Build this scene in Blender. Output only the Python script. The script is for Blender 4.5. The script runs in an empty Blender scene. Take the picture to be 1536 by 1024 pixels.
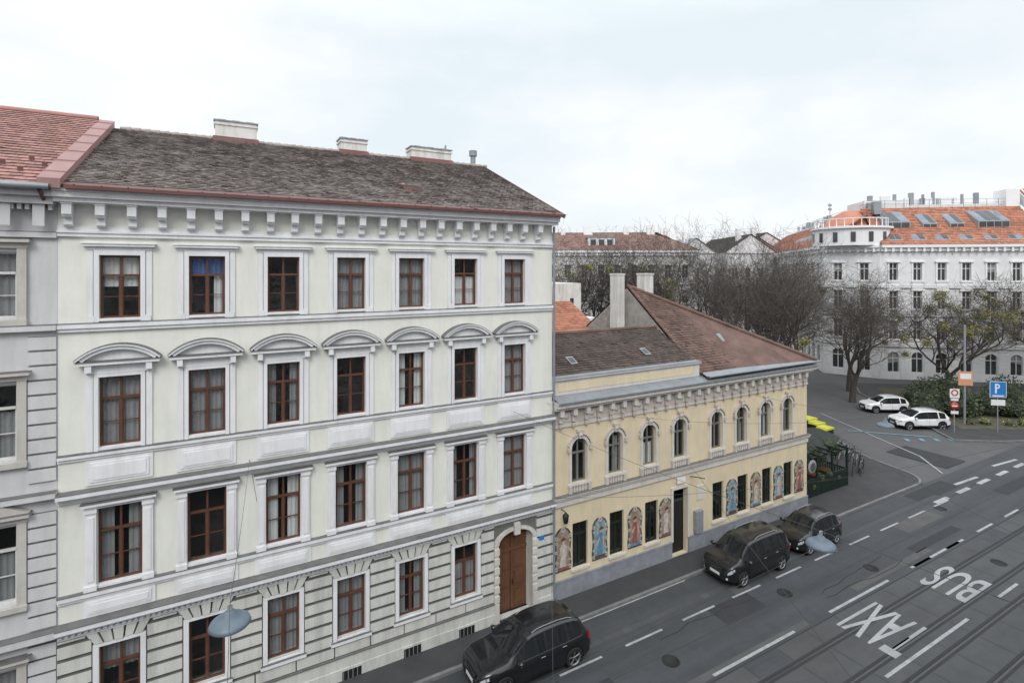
import bpy, math, random, bmesh
from mathutils import Vector, Matrix
random.seed(7)
U=random.uniform
pi=math.pi
scene=bpy.context.scene

# ------------------------------------------------------------ materials
MATS={}
def mat(name,col,rough=.8,var=.12,scale=1.5,bump=0.0,bscale=30,dirt=0.0,dcol=(.12,.11,.10),metal=0,streak=False,col2=None,attr=False,coat=0,stretch=None,emit=0):
    m=bpy.data.materials.new(name); m.use_nodes=True; MATS[name]=m
    nt=m.node_tree; N=nt.nodes; L=nt.links; b=N['Principled BSDF']
    b.inputs['Roughness'].default_value=rough; b.inputs['Metallic'].default_value=metal
    if coat: b.inputs['Coat Weight'].default_value=coat; b.inputs['Coat Roughness'].default_value=.05
    tc=N.new('ShaderNodeTexCoord'); src=tc.outputs['Object']
    if stretch:
        mp=N.new('ShaderNodeMapping'); mp.inputs['Scale'].default_value=stretch; L.new(src,mp.inputs['Vector']); s2=mp.outputs[0]
    else: s2=src
    n=N.new('ShaderNodeTexNoise'); n.inputs['Scale'].default_value=scale; n.inputs['Detail'].default_value=6; n.inputs['Roughness'].default_value=.65
    L.new(s2,n.inputs['Vector'])
    r=N.new('ShaderNodeValToRGB'); r.color_ramp.elements[0].position=.3; r.color_ramp.elements[1].position=.7
    c2=col2 or tuple(min(1,c*(1+var)) for c in col)
    r.color_ramp.elements[0].color=(*[c*(1-var) for c in col],1); r.color_ramp.elements[1].color=(*c2,1)
    L.new(n.outputs['Fac'],r.inputs[0]); out=r.outputs[0]
    if attr:
        a=N.new('ShaderNodeAttribute'); a.attribute_name='Col'
        mx=N.new('ShaderNodeMix'); mx.data_type='RGBA'; mx.blend_type='MULTIPLY'; mx.inputs[0].default_value=1
        L.new(out,mx.inputs[6]); L.new(a.outputs['Color'],mx.inputs[7]); out=mx.outputs[2]
    if dirt:
        mp2=N.new('ShaderNodeMapping'); mp2.inputs['Scale'].default_value=(2.2,2.2,.35) if streak else (1,1,1); L.new(src,mp2.inputs['Vector'])
        n2=N.new('ShaderNodeTexNoise'); n2.inputs['Scale'].default_value=1.3; n2.inputs['Detail'].default_value=8; n2.inputs['Roughness'].default_value=.7
        L.new(mp2.outputs[0],n2.inputs['Vector'])
        r2=N.new('ShaderNodeValToRGB'); r2.color_ramp.elements[0].position=.45; r2.color_ramp.elements[1].position=.8
        r2.color_ramp.elements[0].color=(0,0,0,1); r2.color_ramp.elements[1].color=(dirt,)*3+(1,)
        L.new(n2.outputs['Fac'],r2.inputs[0])
        mx2=N.new('ShaderNodeMix'); mx2.data_type='RGBA'; L.new(r2.outputs[0],mx2.inputs[0]); L.new(out,mx2.inputs[6]); mx2.inputs[7].default_value=(*dcol,1); out=mx2.outputs[2]
    L.new(out,b.inputs['Base Color'])
    if bump:
        n3=N.new('ShaderNodeTexNoise'); n3.inputs['Scale'].default_value=bscale; n3.inputs['Detail'].default_value=4; L.new(src,n3.inputs['Vector'])
        bp=N.new('ShaderNodeBump'); bp.inputs['Strength'].default_value=bump; bp.inputs['Distance'].default_value=.02
        L.new(n3.outputs['Fac'],bp.inputs['Height']); L.new(bp.outputs[0],b.inputs['Normal'])
    return m
def glassmat(name,tint=(.93,.95,.95)):
    m=bpy.data.materials.new(name); m.use_nodes=True; MATS[name]=m
    nt=m.node_tree; N=nt.nodes; L=nt.links; N.remove(N['Principled BSDF'])
    t=N.new('ShaderNodeBsdfTransparent'); t.inputs[0].default_value=(*tint,1)
    g=N.new('ShaderNodeBsdfGlossy'); g.inputs['Roughness'].default_value=.03
    f=N.new('ShaderNodeFresnel'); geo=N.new('ShaderNodeNewGeometry'); ma=N.new('ShaderNodeMath'); ma.operation='MULTIPLY_ADD'
    L.new(geo.outputs['Backfacing'],ma.inputs[0]); ma.inputs[1].default_value=1/1.7-1.7; ma.inputs[2].default_value=1.7; L.new(ma.outputs[0],f.inputs[0])
    tc=N.new('ShaderNodeTexCoord'); n=N.new('ShaderNodeTexNoise'); n.inputs['Scale'].default_value=1.7
    L.new(tc.outputs['Object'],n.inputs['Vector']); bp=N.new('ShaderNodeBump'); bp.inputs['Strength'].default_value=.3; bp.inputs['Distance'].default_value=.06
    L.new(n.outputs['Fac'],bp.inputs['Height']); L.new(bp.outputs[0],g.inputs['Normal'])
    mx=N.new('ShaderNodeMixShader'); L.new(f.outputs[0],mx.inputs[0]); L.new(t.outputs[0],mx.inputs[1]); L.new(g.outputs[0],mx.inputs[2])
    L.new(mx.outputs[0],N['Material Output'].inputs[0]); return m

mat('cream_plaster',(.765,.765,.705),.9,.05,.7,.15,60,.35,(.50,.49,.45),streak=True)
mat('white_trim',(.77,.77,.785),.85,.05,1.2,.12,50,.5,(.44,.44,.44),streak=True)
mat('ground_plaster',(.61,.61,.57),.9,.08,1.0,.2,50,.75,(.30,.295,.275),streak=True)
mat('groove_shade',(.15,.15,.14),.9,.2)  # shade between the rusticated blocks, put into the wall colour
mat('ledge_cap',(.15,.145,.145),.8,.25,3)
mat('left_plaster',(.60,.595,.605),.9,.06,.8,.15,60,.4,(.3,.3,.3),streak=True)
mat('left_stone',(.52,.495,.46),.9,.08,2,.2,60,.4,(.25,.23,.2),streak=True)
mat('opp_plaster',(.40,.40,.40),.9,.1,.5)
mat('brown_frame',(.115,.048,.030),.45,.2,4)
mat('dark_frame',(.045,.055,.05),.5,.15,4)
mat('grey_frame',(.17,.175,.165),.5,.15,4)
mat('white_frame',(.62,.62,.60),.5,.08,4)
mat('interior',(.07,.066,.062),.9,.5,.6)
mat('curtain',(.62,.62,.61),.9,.08,2)
mat('curtain_blue',(.08,.14,.32),.9,.1,2)
mat('curtain_grey',(.27,.27,.275),.9,.12,2)
glassmat('glass')
mat('dark_glass',(.045,.05,.055),.06,.4,.4)
mat('sky_glass',(.16,.20,.25),.08,.3,.8)
mat('tile_brown',(.31,.265,.245),.9,.28,1.1,.3,50,.6,(.43,.41,.39),attr=True)
mat('tile_dark',(.145,.088,.072),.9,.35,1.1,.3,50,.45,(.07,.062,.05),attr=True)
mat('tile_moss',(.100,.074,.064),.9,.4,1.4,.3,50,.6,(.05,.05,.035),attr=True)
mat('tile_red',(.36,.185,.16),.85,.18,1.0,.2,40,.3,(.30,.22,.21),attr=True)
mat('tile_orange',(.44,.185,.115),.85,.2,.6,.2,20,.4,(.33,.19,.15),attr=True)
mat('tile_faded',(.30,.18,.15),.85,.25,.6,.2,20,.5,(.22,.17,.15),attr=True)
mat('red_metal',(.125,.045,.040),.5,.2,2,dirt=.3)
mat('pink_metal',(.31,.175,.165),.55,.12,2,dirt=.4,dcol=(.2,.12,.12))
mat('zinc',(.26,.285,.31),.5,.12,2,metal=.2,dirt=.4,dcol=(.13,.13,.14))
mat('chimney_plaster',(.66,.65,.62),.9,.1,1.5,.3,20,.8,(.28,.25,.22),streak=True)
mat('rough_render',(.33,.31,.29),.95,.25,3,.6,15,.6,(.14,.13,.12))
mat('yellow_plaster',(.68,.58,.405),.9,.07,.8,.15,50,.45,(.43,.36,.26),streak=True)
mat('pink_stone',(.54,.485,.445),.9,.1,2,.25,40,.6,(.3,.26,.23),streak=True)
mat('pale_stone',(.61,.58,.54),.9,.08,2,.2,40,.5,(.33,.30,.27),streak=True)
mat('plinth_grey',(.25,.265,.295),.85,.2,2,.2,40,.6,(.15,.15,.15))
mat('door_wood',(.15,.070,.036),.5,.25,2,stretch=(6,6,.6),dirt=.4,dcol=(.06,.03,.015))
mat('asphalt',(.058,.062,.068),.8,.24,1.0,.3,90,.6,(.035,.038,.043),stretch=(.10,1,1))
mat('track_paving',(.076,.078,.081),.8,.18,.9,.3,60,.55,(.045,.046,.049),stretch=(.25,1,1))
mat('sidewalk',(.049,.050,.053),.85,.18,.8,.2,80,.5,(.033,.033,.035))
mat('plaza_asphalt',(.095,.096,.099),.85,.16,.3,.2,80,.4,(.062,.062,.063))
mat('patch',(.034,.036,.040),.85,.15,1.3,.2,80)
mat('patch_light',(.088,.088,.09),.85,.15,1.3,.2,80)
mat('kerb',(.17,.17,.17),.8,.25,3,.2,30)
mat('rail',(.09,.09,.095),.3,.15,4,metal=.8)
mat('rail_groove',(.02,.02,.02),.8,.2)
mat('road_paint',(.38,.39,.40),.7,.2,5,dirt=.75,dcol=(.12,.12,.12))
mat('bike_paint',(.16,.30,.37),.7,.15,3,dirt=.6,dcol=(.12,.13,.14))
mat('earth',(.085,.08,.055),.95,.3,1,.4,30,.5,(.05,.06,.03))
mat('bark',(.070,.060,.052),.9,.3,3,.3,20)
mat('twig',(.100,.084,.075),.9,.25,3)
mat('leaf_yellow',(.27,.235,.07),.7,.35,1.0)
mat('leaf_green',(.065,.088,.035),.7,.45,1.0)
mat('leaf_dark',(.030,.042,.022),.7,.45,1.0)
mat('car_black',(.007,.008,.010),.3,.1,coat=.8)
mat('car_white',(.76,.77,.78),.25,.03,coat=1)
mat('car_glass',(.014,.016,.018),.04,.1)
mat('tyre',(.015,.015,.015),.8,.2)
mat('rim',(.30,.31,.32),.3,.1,metal=.8)
mat('chrome',(.55,.56,.57),.15,.05,metal=1)
mat('lamp_red',(.35,.01,.012),.15,.1)
mat('headlight',(.5,.52,.55),.1,.05,coat=1)
mat('plate',(.7,.7,.7),.5,.03)
mat('blackplastic',(.012,.012,.012),.6,.1)
mat('lamp_blue',(.115,.155,.19),.45,.15,3,dirt=.4,dcol=(.08,.09,.10))
mat('wire',(.05,.05,.05),.6,.1)
mat('steel_grey',(.28,.29,.30),.5,.1)
mat('sign_blue',(.02,.20,.52),.4,.05)
mat('sign_white',(.75,.75,.75),.5,.04)
mat('sign_red',(.5,.03,.03),.4,.05)
mat('sign_orange',(.62,.30,.18),.5,.08)
mat('green_paint',(.012,.024,.018),.5,.2,3)
mat('parasol_dark',(.022,.028,.026),.8,.2,3)
mat('bin_yellow',(.55,.55,.05),.5,.1)
mat('skin_paint',(.50,.34,.26),.6,.08,4)
mat('hair_paint',(.13,.06,.03),.6,.1,6)
mat('dress_blue',(.10,.24,.37),.6,.35,5)
mat('dress_red',(.27,.09,.085),.6,.35,5)
mat('dress_white',(.48,.46,.43),.6,.25,6)
mat('mural_sky',(.22,.30,.32),.6,.5,5)
mat('mural_warm',(.30,.23,.17),.6,.5,5)
mat('mural_edge',(.085,.085,.08),.6,.6,8)
mat('mural_scroll',(.42,.41,.385),.6,.3,8)
mat('bg_white',(.73,.73,.735),.9,.05,.3,dirt=.35,dcol=(.48,.48,.48),streak=True)
mat('bg_cream',(.69,.675,.645),.9,.05,.3,dirt=.35,dcol=(.44,.42,.40),streak=True)
mat('bg_pink',(.50,.33,.30),.9,.05,.3)
mat('bg_trim',(.78,.78,.785),.9,.04,.5)
mat('bg_grey',(.30,.31,.33),.8,.1,.5)

# ------------------------------------------------------------ mesh builder
class MB:
    def __init__(s): s.v=[];s.f=[];s.m=[];s.c=[];s.ms=[];s.M=Matrix.Identity(4);s.smooth=set()
    def mi(s,n):
        if n not in s.ms: s.ms.append(n)
        return s.ms.index(n)
    def add(s,vs,fs,m,c=None,smooth=False):
        o=len(s.v); M=s.M
        s.v+= [tuple(M@Vector(v)) for v in vs]; k=s.mi(m)
        for f in fs:
            if smooth: s.smooth.add(len(s.f))
            s.f.append([i+o for i in f]); s.m.append(k); s.c.append(c)
    def box(s,x0,x1,y0,y1,z0,z1,m):
        s.add([(x0,y0,z0),(x1,y0,z0),(x1,y1,z0),(x0,y1,z0),(x0,y0,z1),(x1,y0,z1),(x1,y1,z1),(x0,y1,z1)],
              [(0,3,2,1),(4,5,6,7),(0,1,5,4),(1,2,6,5),(2,3,7,6),(3,0,4,7)],m)
    def quad(s,a,b,c,d,m,col=None): s.add([a,b,c,d],[(0,1,2,3)],m,col)
    def prism(s,pts,y0,y1,m):
        n=len(pts); vs=[(p[0],y0,p[1]) for p in pts]+[(p[0],y1,p[1]) for p in pts]
        fs=[tuple(range(n)),tuple(range(2*n-1,n-1,-1))]+[(i,(i+1)%n,(i+1)%n+n,i+n) for i in range(n)]
        s.add(vs,fs,m)
    def slab(s,pts,z0,z1,m):
        n=len(pts); vs=[(p[0],p[1],z0) for p in pts]+[(p[0],p[1],z1) for p in pts]
        fs=[tuple(range(n-1,-1,-1)),tuple(range(n,2*n))]+[(i,(i+1)%n,(i+1)%n+n,i+n) for i in range(n)]
        s.add(vs,fs,m)
    def ring(s,cx,zc,r0,r1,y0,y1,a0,a1,n,m,ez=1.0):
        for i in range(n):
            a=a0+(a1-a0)*i/n; b=a0+(a1-a0)*(i+1)/n
            P=[(cx+r*math.cos(t),zc+r*ez*math.sin(t)) for r,t in((r0,a),(r1,a),(r1,b),(r0,b))]
            s.prism(P,y0,y1,m)
    def tube(s,p,q,r0,r1,k,m,smooth=True,caps=False):
        p=Vector(p);q=Vector(q);d=(q-p)
        if d.length<1e-6:return
        d.normalize(); a=d.orthogonal().normalized(); b=d.cross(a)
        vs=[tuple(p+(a*math.cos(2*pi*i/k)+b*math.sin(2*pi*i/k))*r0) for i in range(k)]+[tuple(q+(a*math.cos(2*pi*i/k)+b*math.sin(2*pi*i/k))*r1) for i in range(k)]
        s.add(vs,[(i,(i+1)%k,(i+1)%k+k,i+k) for i in range(k)],m,smooth=smooth)
        if caps: s.add(vs,[tuple(range(k-1,-1,-1)),tuple(range(k,2*k))],m)
    def lathe(s,c,axis,prof,k,m,smooth=True):
        c=Vector(c);d=Vector(axis).normalized();a=d.orthogonal().normalized();b=d.cross(a);vs=[];fs=[]
        for (r,h) in prof:
            for i in range(k): vs.append(tuple(c+d*h+(a*math.cos(2*pi*i/k)+b*math.sin(2*pi*i/k))*r))
        for j in range(len(prof)-1):
            for i in range(k): fs.append((j*k+i,j*k+(i+1)%k,(j+1)*k+(i+1)%k,(j+1)*k+i))
        s.add(vs,fs,m,smooth=smooth)
    def build(s,name,parent=None,fixn=False):
        me=bpy.data.meshes.new(name); me.from_pydata(s.v,[],s.f)
        for n in s.ms: me.materials.append(MATS[n])
        me.polygons.foreach_set('material_index',s.m)
        sm=[i in s.smooth for i in range(len(s.f))]; me.polygons.foreach_set('use_smooth',sm)
        if any(c is not None for c in s.c):
            ca=me.color_attributes.new('Col','BYTE_COLOR','CORNER'); 
            for p in me.polygons:
                c=s.c[p.index] or (1,1,1)
                for li in p.loop_indices: ca.data[li].color=(*c,1)
        if fixn:
            bm=bmesh.new(); bm.from_mesh(me); bmesh.ops.recalc_face_normals(bm,faces=bm.faces); bm.to_mesh(me); bm.free()
        me.update(); ob=bpy.data.objects.new(name,me); scene.collection.objects.link(ob)
        if parent: ob.parent=parent
        return ob
def empty(name):
    e=bpy.data.objects.new(name,None); scene.collection.objects.link(e); return e

def wall(mb,x0,x1,z0,z1,y,ops,m,rev=.25,mr=None):
    mr=mr or m
    xs=sorted({x0,x1}|{o[0] for o in ops}|{o[1] for o in ops}); zs=sorted({z0,z1}|{o[2] for o in ops}|{o[3] for o in ops})
    for i in range(len(xs)-1):
        for j in range(len(zs)-1):
            cx=(xs[i]+xs[i+1])/2; cz=(zs[j]+zs[j+1])/2
            if any(o[0]<cx<o[1] and o[2]<cz<o[3] for o in ops): continue
            mb.quad((xs[i],y,zs[j]),(xs[i+1],y,zs[j]),(xs[i+1],y,zs[j+1]),(xs[i],y,zs[j+1]),m)
    for o in ops:
        a,b,c,d=o[:4]; rise=o[4] if len(o)>4 else 0; zsp=d-rise
        mb.quad((a,y,c),(a,y+rev,c),(a,y+rev,zsp),(a,y,zsp),mr); mb.quad((b,y,c),(b,y,zsp),(b,y+rev,zsp),(b,y+rev,c),mr)
        mb.quad((a,y,c),(b,y,c),(b,y+rev,c),(a,y+rev,c),mr)
        if rise:
            n=12; r=(b-a)/2; cx=(a+b)/2; P=[(cx+r*math.cos(pi*k/n),zsp+rise*math.sin(pi*k/n)) for k in range(n+1)]
            for k in range(n):
                p,q=P[k],P[k+1]; mb.quad((p[0],y,p[1]),(q[0],y,q[1]),(q[0],y+rev,q[1]),(p[0],y+rev,p[1]),mr)
                cor=(b,y,d) if k<n//2 else (a,y,d)
                mb.add([(p[0],y,p[1]),cor,(q[0],y,q[1])],[(0,1,2)],m)
        else: mb.quad((a,y,d),(a,y+rev,d),(b,y+rev,d),(b,y,d),mr)

def window(fr,gl,a,b,c,d,y,fm,tr=.68,munt=True,arch=0,fw=.055):
    cx=(a+b)/2; zt=c+(d-c)*tr
    fr.box(a,a+fw,y-.03,y+.05,c,d-arch,fm); fr.box(b-fw,b,y-.03,y+.05,c,d-arch,fm)
    fr.box(a+fw,b-fw,y-.028,y+.048,c,c+fw,fm)
    if arch: fr.ring(cx,d-arch,(b-a)/2-fw,(b-a)/2,y-.03,y+.05,0,pi,10,fm,arch/((b-a)/2))
    else: fr.box(a+fw,b-fw,y-.028,y+.048,d-fw,d,fm)
    fr.box(a+fw,b-fw,y-.045,y+.04,zt-.035,zt+.035,fm)
    fr.box(cx-.036,cx+.036,y-.036,y+.04,c+fw,zt-.035,fm); fr.box(cx-.028,cx+.028,y-.032,y+.04,zt+.035,d-fw,fm)
    for (p,q) in((a+fw,cx-.036),(cx+.036,b-fw)):
        fr.box(p,p+.022,y-.012,y+.03,c+fw,zt-.035,fm); fr.box(q-.022,q,y-.012,y+.03,c+fw,zt-.035,fm)
        if munt:
            zm=c+(zt-c)*.5; fr.box(p+.022,q-.022,y-.01,y+.03,zm-.012,zm+.012,fm)
    gl.quad((a,y+.01,c),(b,y+.01,c),(b,y+.01,d),(a,y+.01,d),'glass')

def curtain(mb,a,b,c,d,y,kind=None):
    kind=kind if kind is not None else random.choice([0,0,1,1,1,2,3,4,4])
    m=random.choice(['curtain','curtain_grey','curtain_grey'])
    a+=.01;b-=.01
    def drape(p,q,z0,z1,mm):
        n=max(4,int((q-p)/.03)); ph=U(0,6)
        for i in range(n):
            x=p+(q-p)*i/n; x2=p+(q-p)*(i+1)/n
            ya=y+.018*math.sin(ph+i*1.3); yb=y+.018*math.sin(ph+(i+1)*1.3)
            mb.quad((x,ya,z0),(x2,yb,z0),(x2,yb,z1),(x,ya,z1),mm)
    if kind==0: drape(a,b,c,d,'curtain_grey')
    elif kind==1:
        w=(b-a)*U(.2,.4); drape(a,a+w,c,d,m); drape(b-w,b,c,d,m)
    elif kind==2: drape(a,b,c+(d-c)*U(.4,.65),d,m)
    elif kind==3: drape(a,b,c,c+(d-c)*.62,m)
    elif kind==5: drape(a,b,c+(d-c)*.68,d,'curtain_blue'); drape(b-.3,b,c,c+(d-c)*.68,'curtain')

def tiles(mb,O,A,B,W,Ls,tw,th,m,clip=None,jit=1.0,lift=.035):
    O=Vector(O);A=Vector(A).normalized();B=Vector(B).normalized();Nn=A.cross(B).normalized()
    if Nn.z<0:Nn=-Nn
    nu=int(W/tw)+1; nv=int(Ls/th)+1
    for j in range(nv):
        rowg=U(.85,1.12)
        for i in range(nu):
            u0=i*tw+(tw/2 if j%2 else 0)-tw/2; u1=u0+tw*.96; v0=j*th; v1=min(v0+th*1.15,Ls)
            u0=max(u0,0);u1=min(u1,W)
            if u1-u0<.03 or v1<=v0: continue
            if clip and not clip((u0+u1)/2,(v0+v1)/2): continue
            l0=lift*U(.8,1.25) if U(0,1)>.04*jit else lift*2; l2=lift*U(.8,1.2); dv=U(-.012,.012)*jit
            a=O+A*u0+B*(v0+dv)+Nn*l0; b=O+A*u1+B*(v0+dv)+Nn*l2; c=O+A*u1+B*v1+Nn*.004; d=O+A*u0+B*v1+Nn*.004
            g=U(.66,1.25)*rowg; 
            if U(0,1)<.05*jit: g*=1.6
            g=min(g,1.9)
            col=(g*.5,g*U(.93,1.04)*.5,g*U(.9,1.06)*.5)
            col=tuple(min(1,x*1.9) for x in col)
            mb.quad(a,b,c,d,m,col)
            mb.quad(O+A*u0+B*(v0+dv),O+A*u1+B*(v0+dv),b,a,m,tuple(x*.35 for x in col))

# ------------------------------------------------------------ MAIN BUILDING
X0,X1=-4.06,12.47
BX=[-2.64+2.205*i for i in range(7)]
par=empty('apartment_building')
w=MB(); t=MB(); fr=MB(); gl=MB(); cu=MB()
FL=[(13.05,14.88,.49),(9.33,11.36,.50),(5.38,7.58,.53)]
opsU=[]
for z0,z1,h in FL:
    for x in BX: opsU.append((x-h,x+h,z0,z1))
wall(w,X0,X1,4.3,16.5,0,opsU,'cream_plaster',.32,'white_trim')
opsG=[(x-.49,x+.49,1.55,3.6) for x in BX[:6]]
DX=10.63
opsG.append((DX-.78,DX+.78,.12,3.68,.45))
wall(w,X0,X1,0,4.3,0,opsG,'groove_shade',.3,'ground_plaster')
w.box(X0,X0+.01,.01,14.6,0,16.5,'cream_plaster'); w.box(X1-.01,X1,.01,14.6,0,17,'chimney_plaster'); w.box(X0,X1,14.6,14.7,0,16.6,'chimney_plaster')
w.box(X0+.02,X1-.02,1.3,1.35,0,16.4,'interior')
for z in(4.35,8.4,12.4): w.box(X0+.02,X1-.02,.34,1.28,z,z+.1,'interior')
for o in opsU+opsG[:6]:
    a,b,c,d=o[:4]; window(fr,gl,a,b,c,d,.15,'brown_frame')
    k=None
    if abs(c-13.05)<.01 and abs((a+b)/2-BX[1])<.1:k=5
    curtain(cu,a,b,c,d,.26,k)
    t.box(a-.03,b+.03,-.07,.10,c-.07,c-.003,'white_trim')
x=X0+.27
while x<X1-.1:
    t.box(x-.11,x+.11,-.42,-.012,16.0,16.28,'white_trim'); t.box(x-.10,x+.10,-.22,-.013,15.72,16.0,'white_trim')
    t.box(x-.13,x+.13,-.45,-.012,16.283,16.33,'white_trim'); t.tube((x-.105,-.30,15.98),(x+.105,-.30,15.98),.07,.07,8,'white_trim',caps=True)
    t.tube((x-.105,-.14,15.72),(x+.105,-.14,15.72),.06,.06,8,'white_trim',caps=True)
    x+=.735
t.box(X0,X1,-.50,-.002,16.335,16.45,'white_trim'); t.box(X0,X1,-.62,-.002,16.453,16.60,'white_trim'); t.box(X0,X1,-.68,-.002,16.603,16.70,'white_trim')
t.box(X0,X1,-.10,-.002,15.40,15.50,'white_trim'); t.box(X0,X1,-.14,-.002,15.503,15.56,'white_trim'); t.box(X0,X1,-.05,-.003,15.563,15.70,'white_trim')
def band(z0,z1,p,cap=True):
    t.box(X0,X1,-p,-.002,z0,z1,'white_trim')
    if cap: t.box(X0,X1,-p-.015,-.002,z1+.002,z1+.025,'ledge_cap')
band(12.80,12.93,.14,False); t.box(X0,X1,-.09,-.002,12.70,12.797,'white_trim'); t.box(X0,X1,-.155,-.002,12.932,12.945,'ledge_cap')
band(9.12,9.22,.12); t.box(X0,X1,-.06,-.002,9.03,9.117,'white_trim')
band(8.06,8.18,.30); t.box(X0,X1,-.2,-.002,7.98,8.057,'white_trim'); t.box(X0,X1,-.1,-.002,7.88,7.977,'white_trim')
band(5.14,5.26,.13); t.box(X0,X1,-.07,-.002,5.05,5.137,'white_trim')
band(4.36,4.48,.36); t.box(X0,X1,-.28,-.002,4.29,4.357,'white_trim'); t.box(X0,X1,-.08,-.002,4.06,4.16,'white_trim')
for i in range(int((X1-X0)/.145)): t.box(X0+.03+i*.145,X0+.115+i*.145,-.17,-.002,4.165,4.287,'white_trim')
for x in BX:
    z0,z1,h=FL[0]
    for s in(-1,1):
        t.box(*sorted((x+s*h,x+s*(h+.12))),-.075,-.002,12.95,15.03,'white_trim')
        t.box(*sorted((x+s*(h+.14),x+s*(h+.28))),-.05,-.002,12.95,15.03,'white_trim')
        t.box(*sorted((x+s*(h+.10),x+s*(h+.26))),-.09,-.076,12.95,13.12,'white_trim')
    t.box(x-h,x+h,-.075,-.002,14.885,15.03,'white_trim')
    t.box(x-h-.28,x+h+.28,-.07,-.002,15.033,15.13,'white_trim'); t.box(x-h-.36,x+h+.36,-.17,-.002,15.133,15.20,'white_trim'); t.box(x-h-.40,x+h+.40,-.20,-.002,15.203,15.235,'white_trim')
    z0,z1,h=FL[1]
    for s in(-1,1):
        t.box(*sorted((x+s*h,x+s*(h+.11))),-.09,-.002,9.25,11.47,'white_trim')
        t.box(*sorted((x+s*(h+.13),x+s*(h+.28))),-.06,-.002,9.25,11.47,'white_trim')
        t.box(*sorted((x+s*(h+.14),x+s*(h+.29))),-.24,-.062,11.53,11.74,'white_trim')
    t.box(x-h,x+h,-.09,-.002,11.365,11.47,'white_trim')
    t.box(x-h-.28,x+h+.28,-.10,-.002,11.473,11.53,'white_trim'); t.box(x-h-.26,x+h+.26,-.06,-.002,11.533,11.74,'white_trim')
    t.box(x-.98,x+.98,-.27,-.002,11.743,11.83,'white_trim'); t.box(x-1.01,x+1.01,-.30,-.002,11.833,11.86,'ledge_cap')
    c=1.0;hh=.42;Rr=(c*c+hh*hh)/(2*hh);an=math.asin(c/Rr);zc=11.88+hh-Rr
    t.ring(x,zc,Rr-.13,Rr-.03,-.27,-.002,pi/2+an*.93,pi/2-an*.93,14,'white_trim'); t.ring(x,zc,Rr-.027,Rr+.02,-.33,-.002,pi/2+an,pi/2-an,14,'white_trim')
    t.ring(x,zc,Rr+.022,Rr+.035,-.34,-.002,pi/2+an,pi/2-an,14,'ledge_cap')
    P=[(x+(Rr-.14)*math.sin(an*.86*k/6),zc+(Rr-.14)*math.cos(an*.86*k/6)) for k in range(-6,7)]
    t.prism([(P[0][0],11.862)]+P+[(P[-1][0],11.862)],-.10,-.003,'white_trim')
    def panel(za,zb,hw):
        t.box(x-hw,x+hw,-.045,-.002,za,zb,'white_trim')
        t.box(x-hw+.10,x+hw-.10,-.075,-.048,za+.09,zb-.09,'white_trim'); t.box(x-hw+.17,x+hw-.17,-.095,-.078,za+.16,zb-.16,'white_trim')
    panel(8.28,9.0,.80)
    z0,z1,h=FL[2]
    for s in(-1,1):
        t.box(*sorted((x+s*(h+.02),x+s*(h+.27))),-.10,-.002,5.44,7.50,'white_trim')
        t.box(*sorted((x+s*(h+.07),x+s*(h+.22))),-.125,-.103,5.55,7.38,'white_trim')
        t.box(*sorted((x+s*(h+.00),x+s*(h+.30))),-.14,-.002,7.503,7.60,'white_trim'); t.box(*sorted((x+s*(h+.0),x+s*(h+.30))),-.14,-.002,5.288,5.437,'white_trim')
    t.box(x-h-.27,x+h+.27,-.09,-.002,7.603,7.70,'white_trim'); t.box(x-h-.36,x+h+.36,-.20,-.002,7.703,7.78,'white_trim'); t.box(x-h-.38,x+h+.38,-.21,-.002,7.782,7.797,'ledge_cap')
    panel(4.52,5.04,.86)
def spans(z0,z1):
    blocks=[]
    for x in BX[:6]:
        if z0<3.66 and z1>1.45: blocks.append((x-.66,x+.66))
        elif z0>=3.66 and z0<4.05: blocks.append((x-.80,x+.80))
    blocks.append((DX-1.02,DX+1.02)); 
    out=[];c=X0
    for a,b in sorted(blocks):
        if a-c>.08: out.append((c,a))
        c=b
    if X1-c>.05: out.append((c,X1))
    return out
z=.98
while z<4.0:
    zt=min(z+.335,4.05)
    for a,b in spans(z,zt):
        Lw=b-a; nb=max(1,int(Lw/1.15)); 
        for i in range(nb):
            xa=a+Lw*i/nb+(.0 if i==0 else .02); xb=a+Lw*(i+1)/nb-(.0 if i==nb-1 else .02)
            t.box(xa,xb,-.085,-.002,z,zt,'ground_plaster'); t.box(xa,xb,-.088,-.002,zt+.002,zt+.016,'ledge_cap')
    z+=.43
for a,b in((X0,DX-1.0),(DX+1.0,X1)):
    t.box(a,b,-.13,-.002,0,.50,'ground_plaster'); t.box(a,b,-.10,-.002,.503,.90,'ground_plaster'); t.box(a,b,-.14,-.002,.903,.945,'ledge_cap')
for x in BX[:6]:
    for s in(-1,1): t.box(*sorted((x+s*.49,x+s*.63)),-.09,-.002,1.515,3.62,'white_trim')
    t.box(x-.63,x+.63,-.09,-.002,3.623,3.70,'white_trim'); t.box(x-.70,x+.70,-.15,-.002,1.38,1.495,'white_trim'); t.box(x-.70,x+.70,-.16,-.002,1.497,1.51,'ledge_cap')
    for i in range(5):
        b0=-.58+i*.232;b1=b0+.19;s0=b0*1.35;s1=b1*1.35
        t.prism([(x+b0,3.72),(x+b1,3.72),(x+s1,4.05),(x+s0,4.05)],-.12 if i==2 else -.085,-.003,'ground_plaster')
    t.box(x-.33,x+.33,-.145,-.132,.12,.42,'blackplastic')
    for s in range(4): t.box(x-.30+s*.16,x-.28+s*.16,-.16,-.146,.12,.42,'steel_grey')
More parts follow.
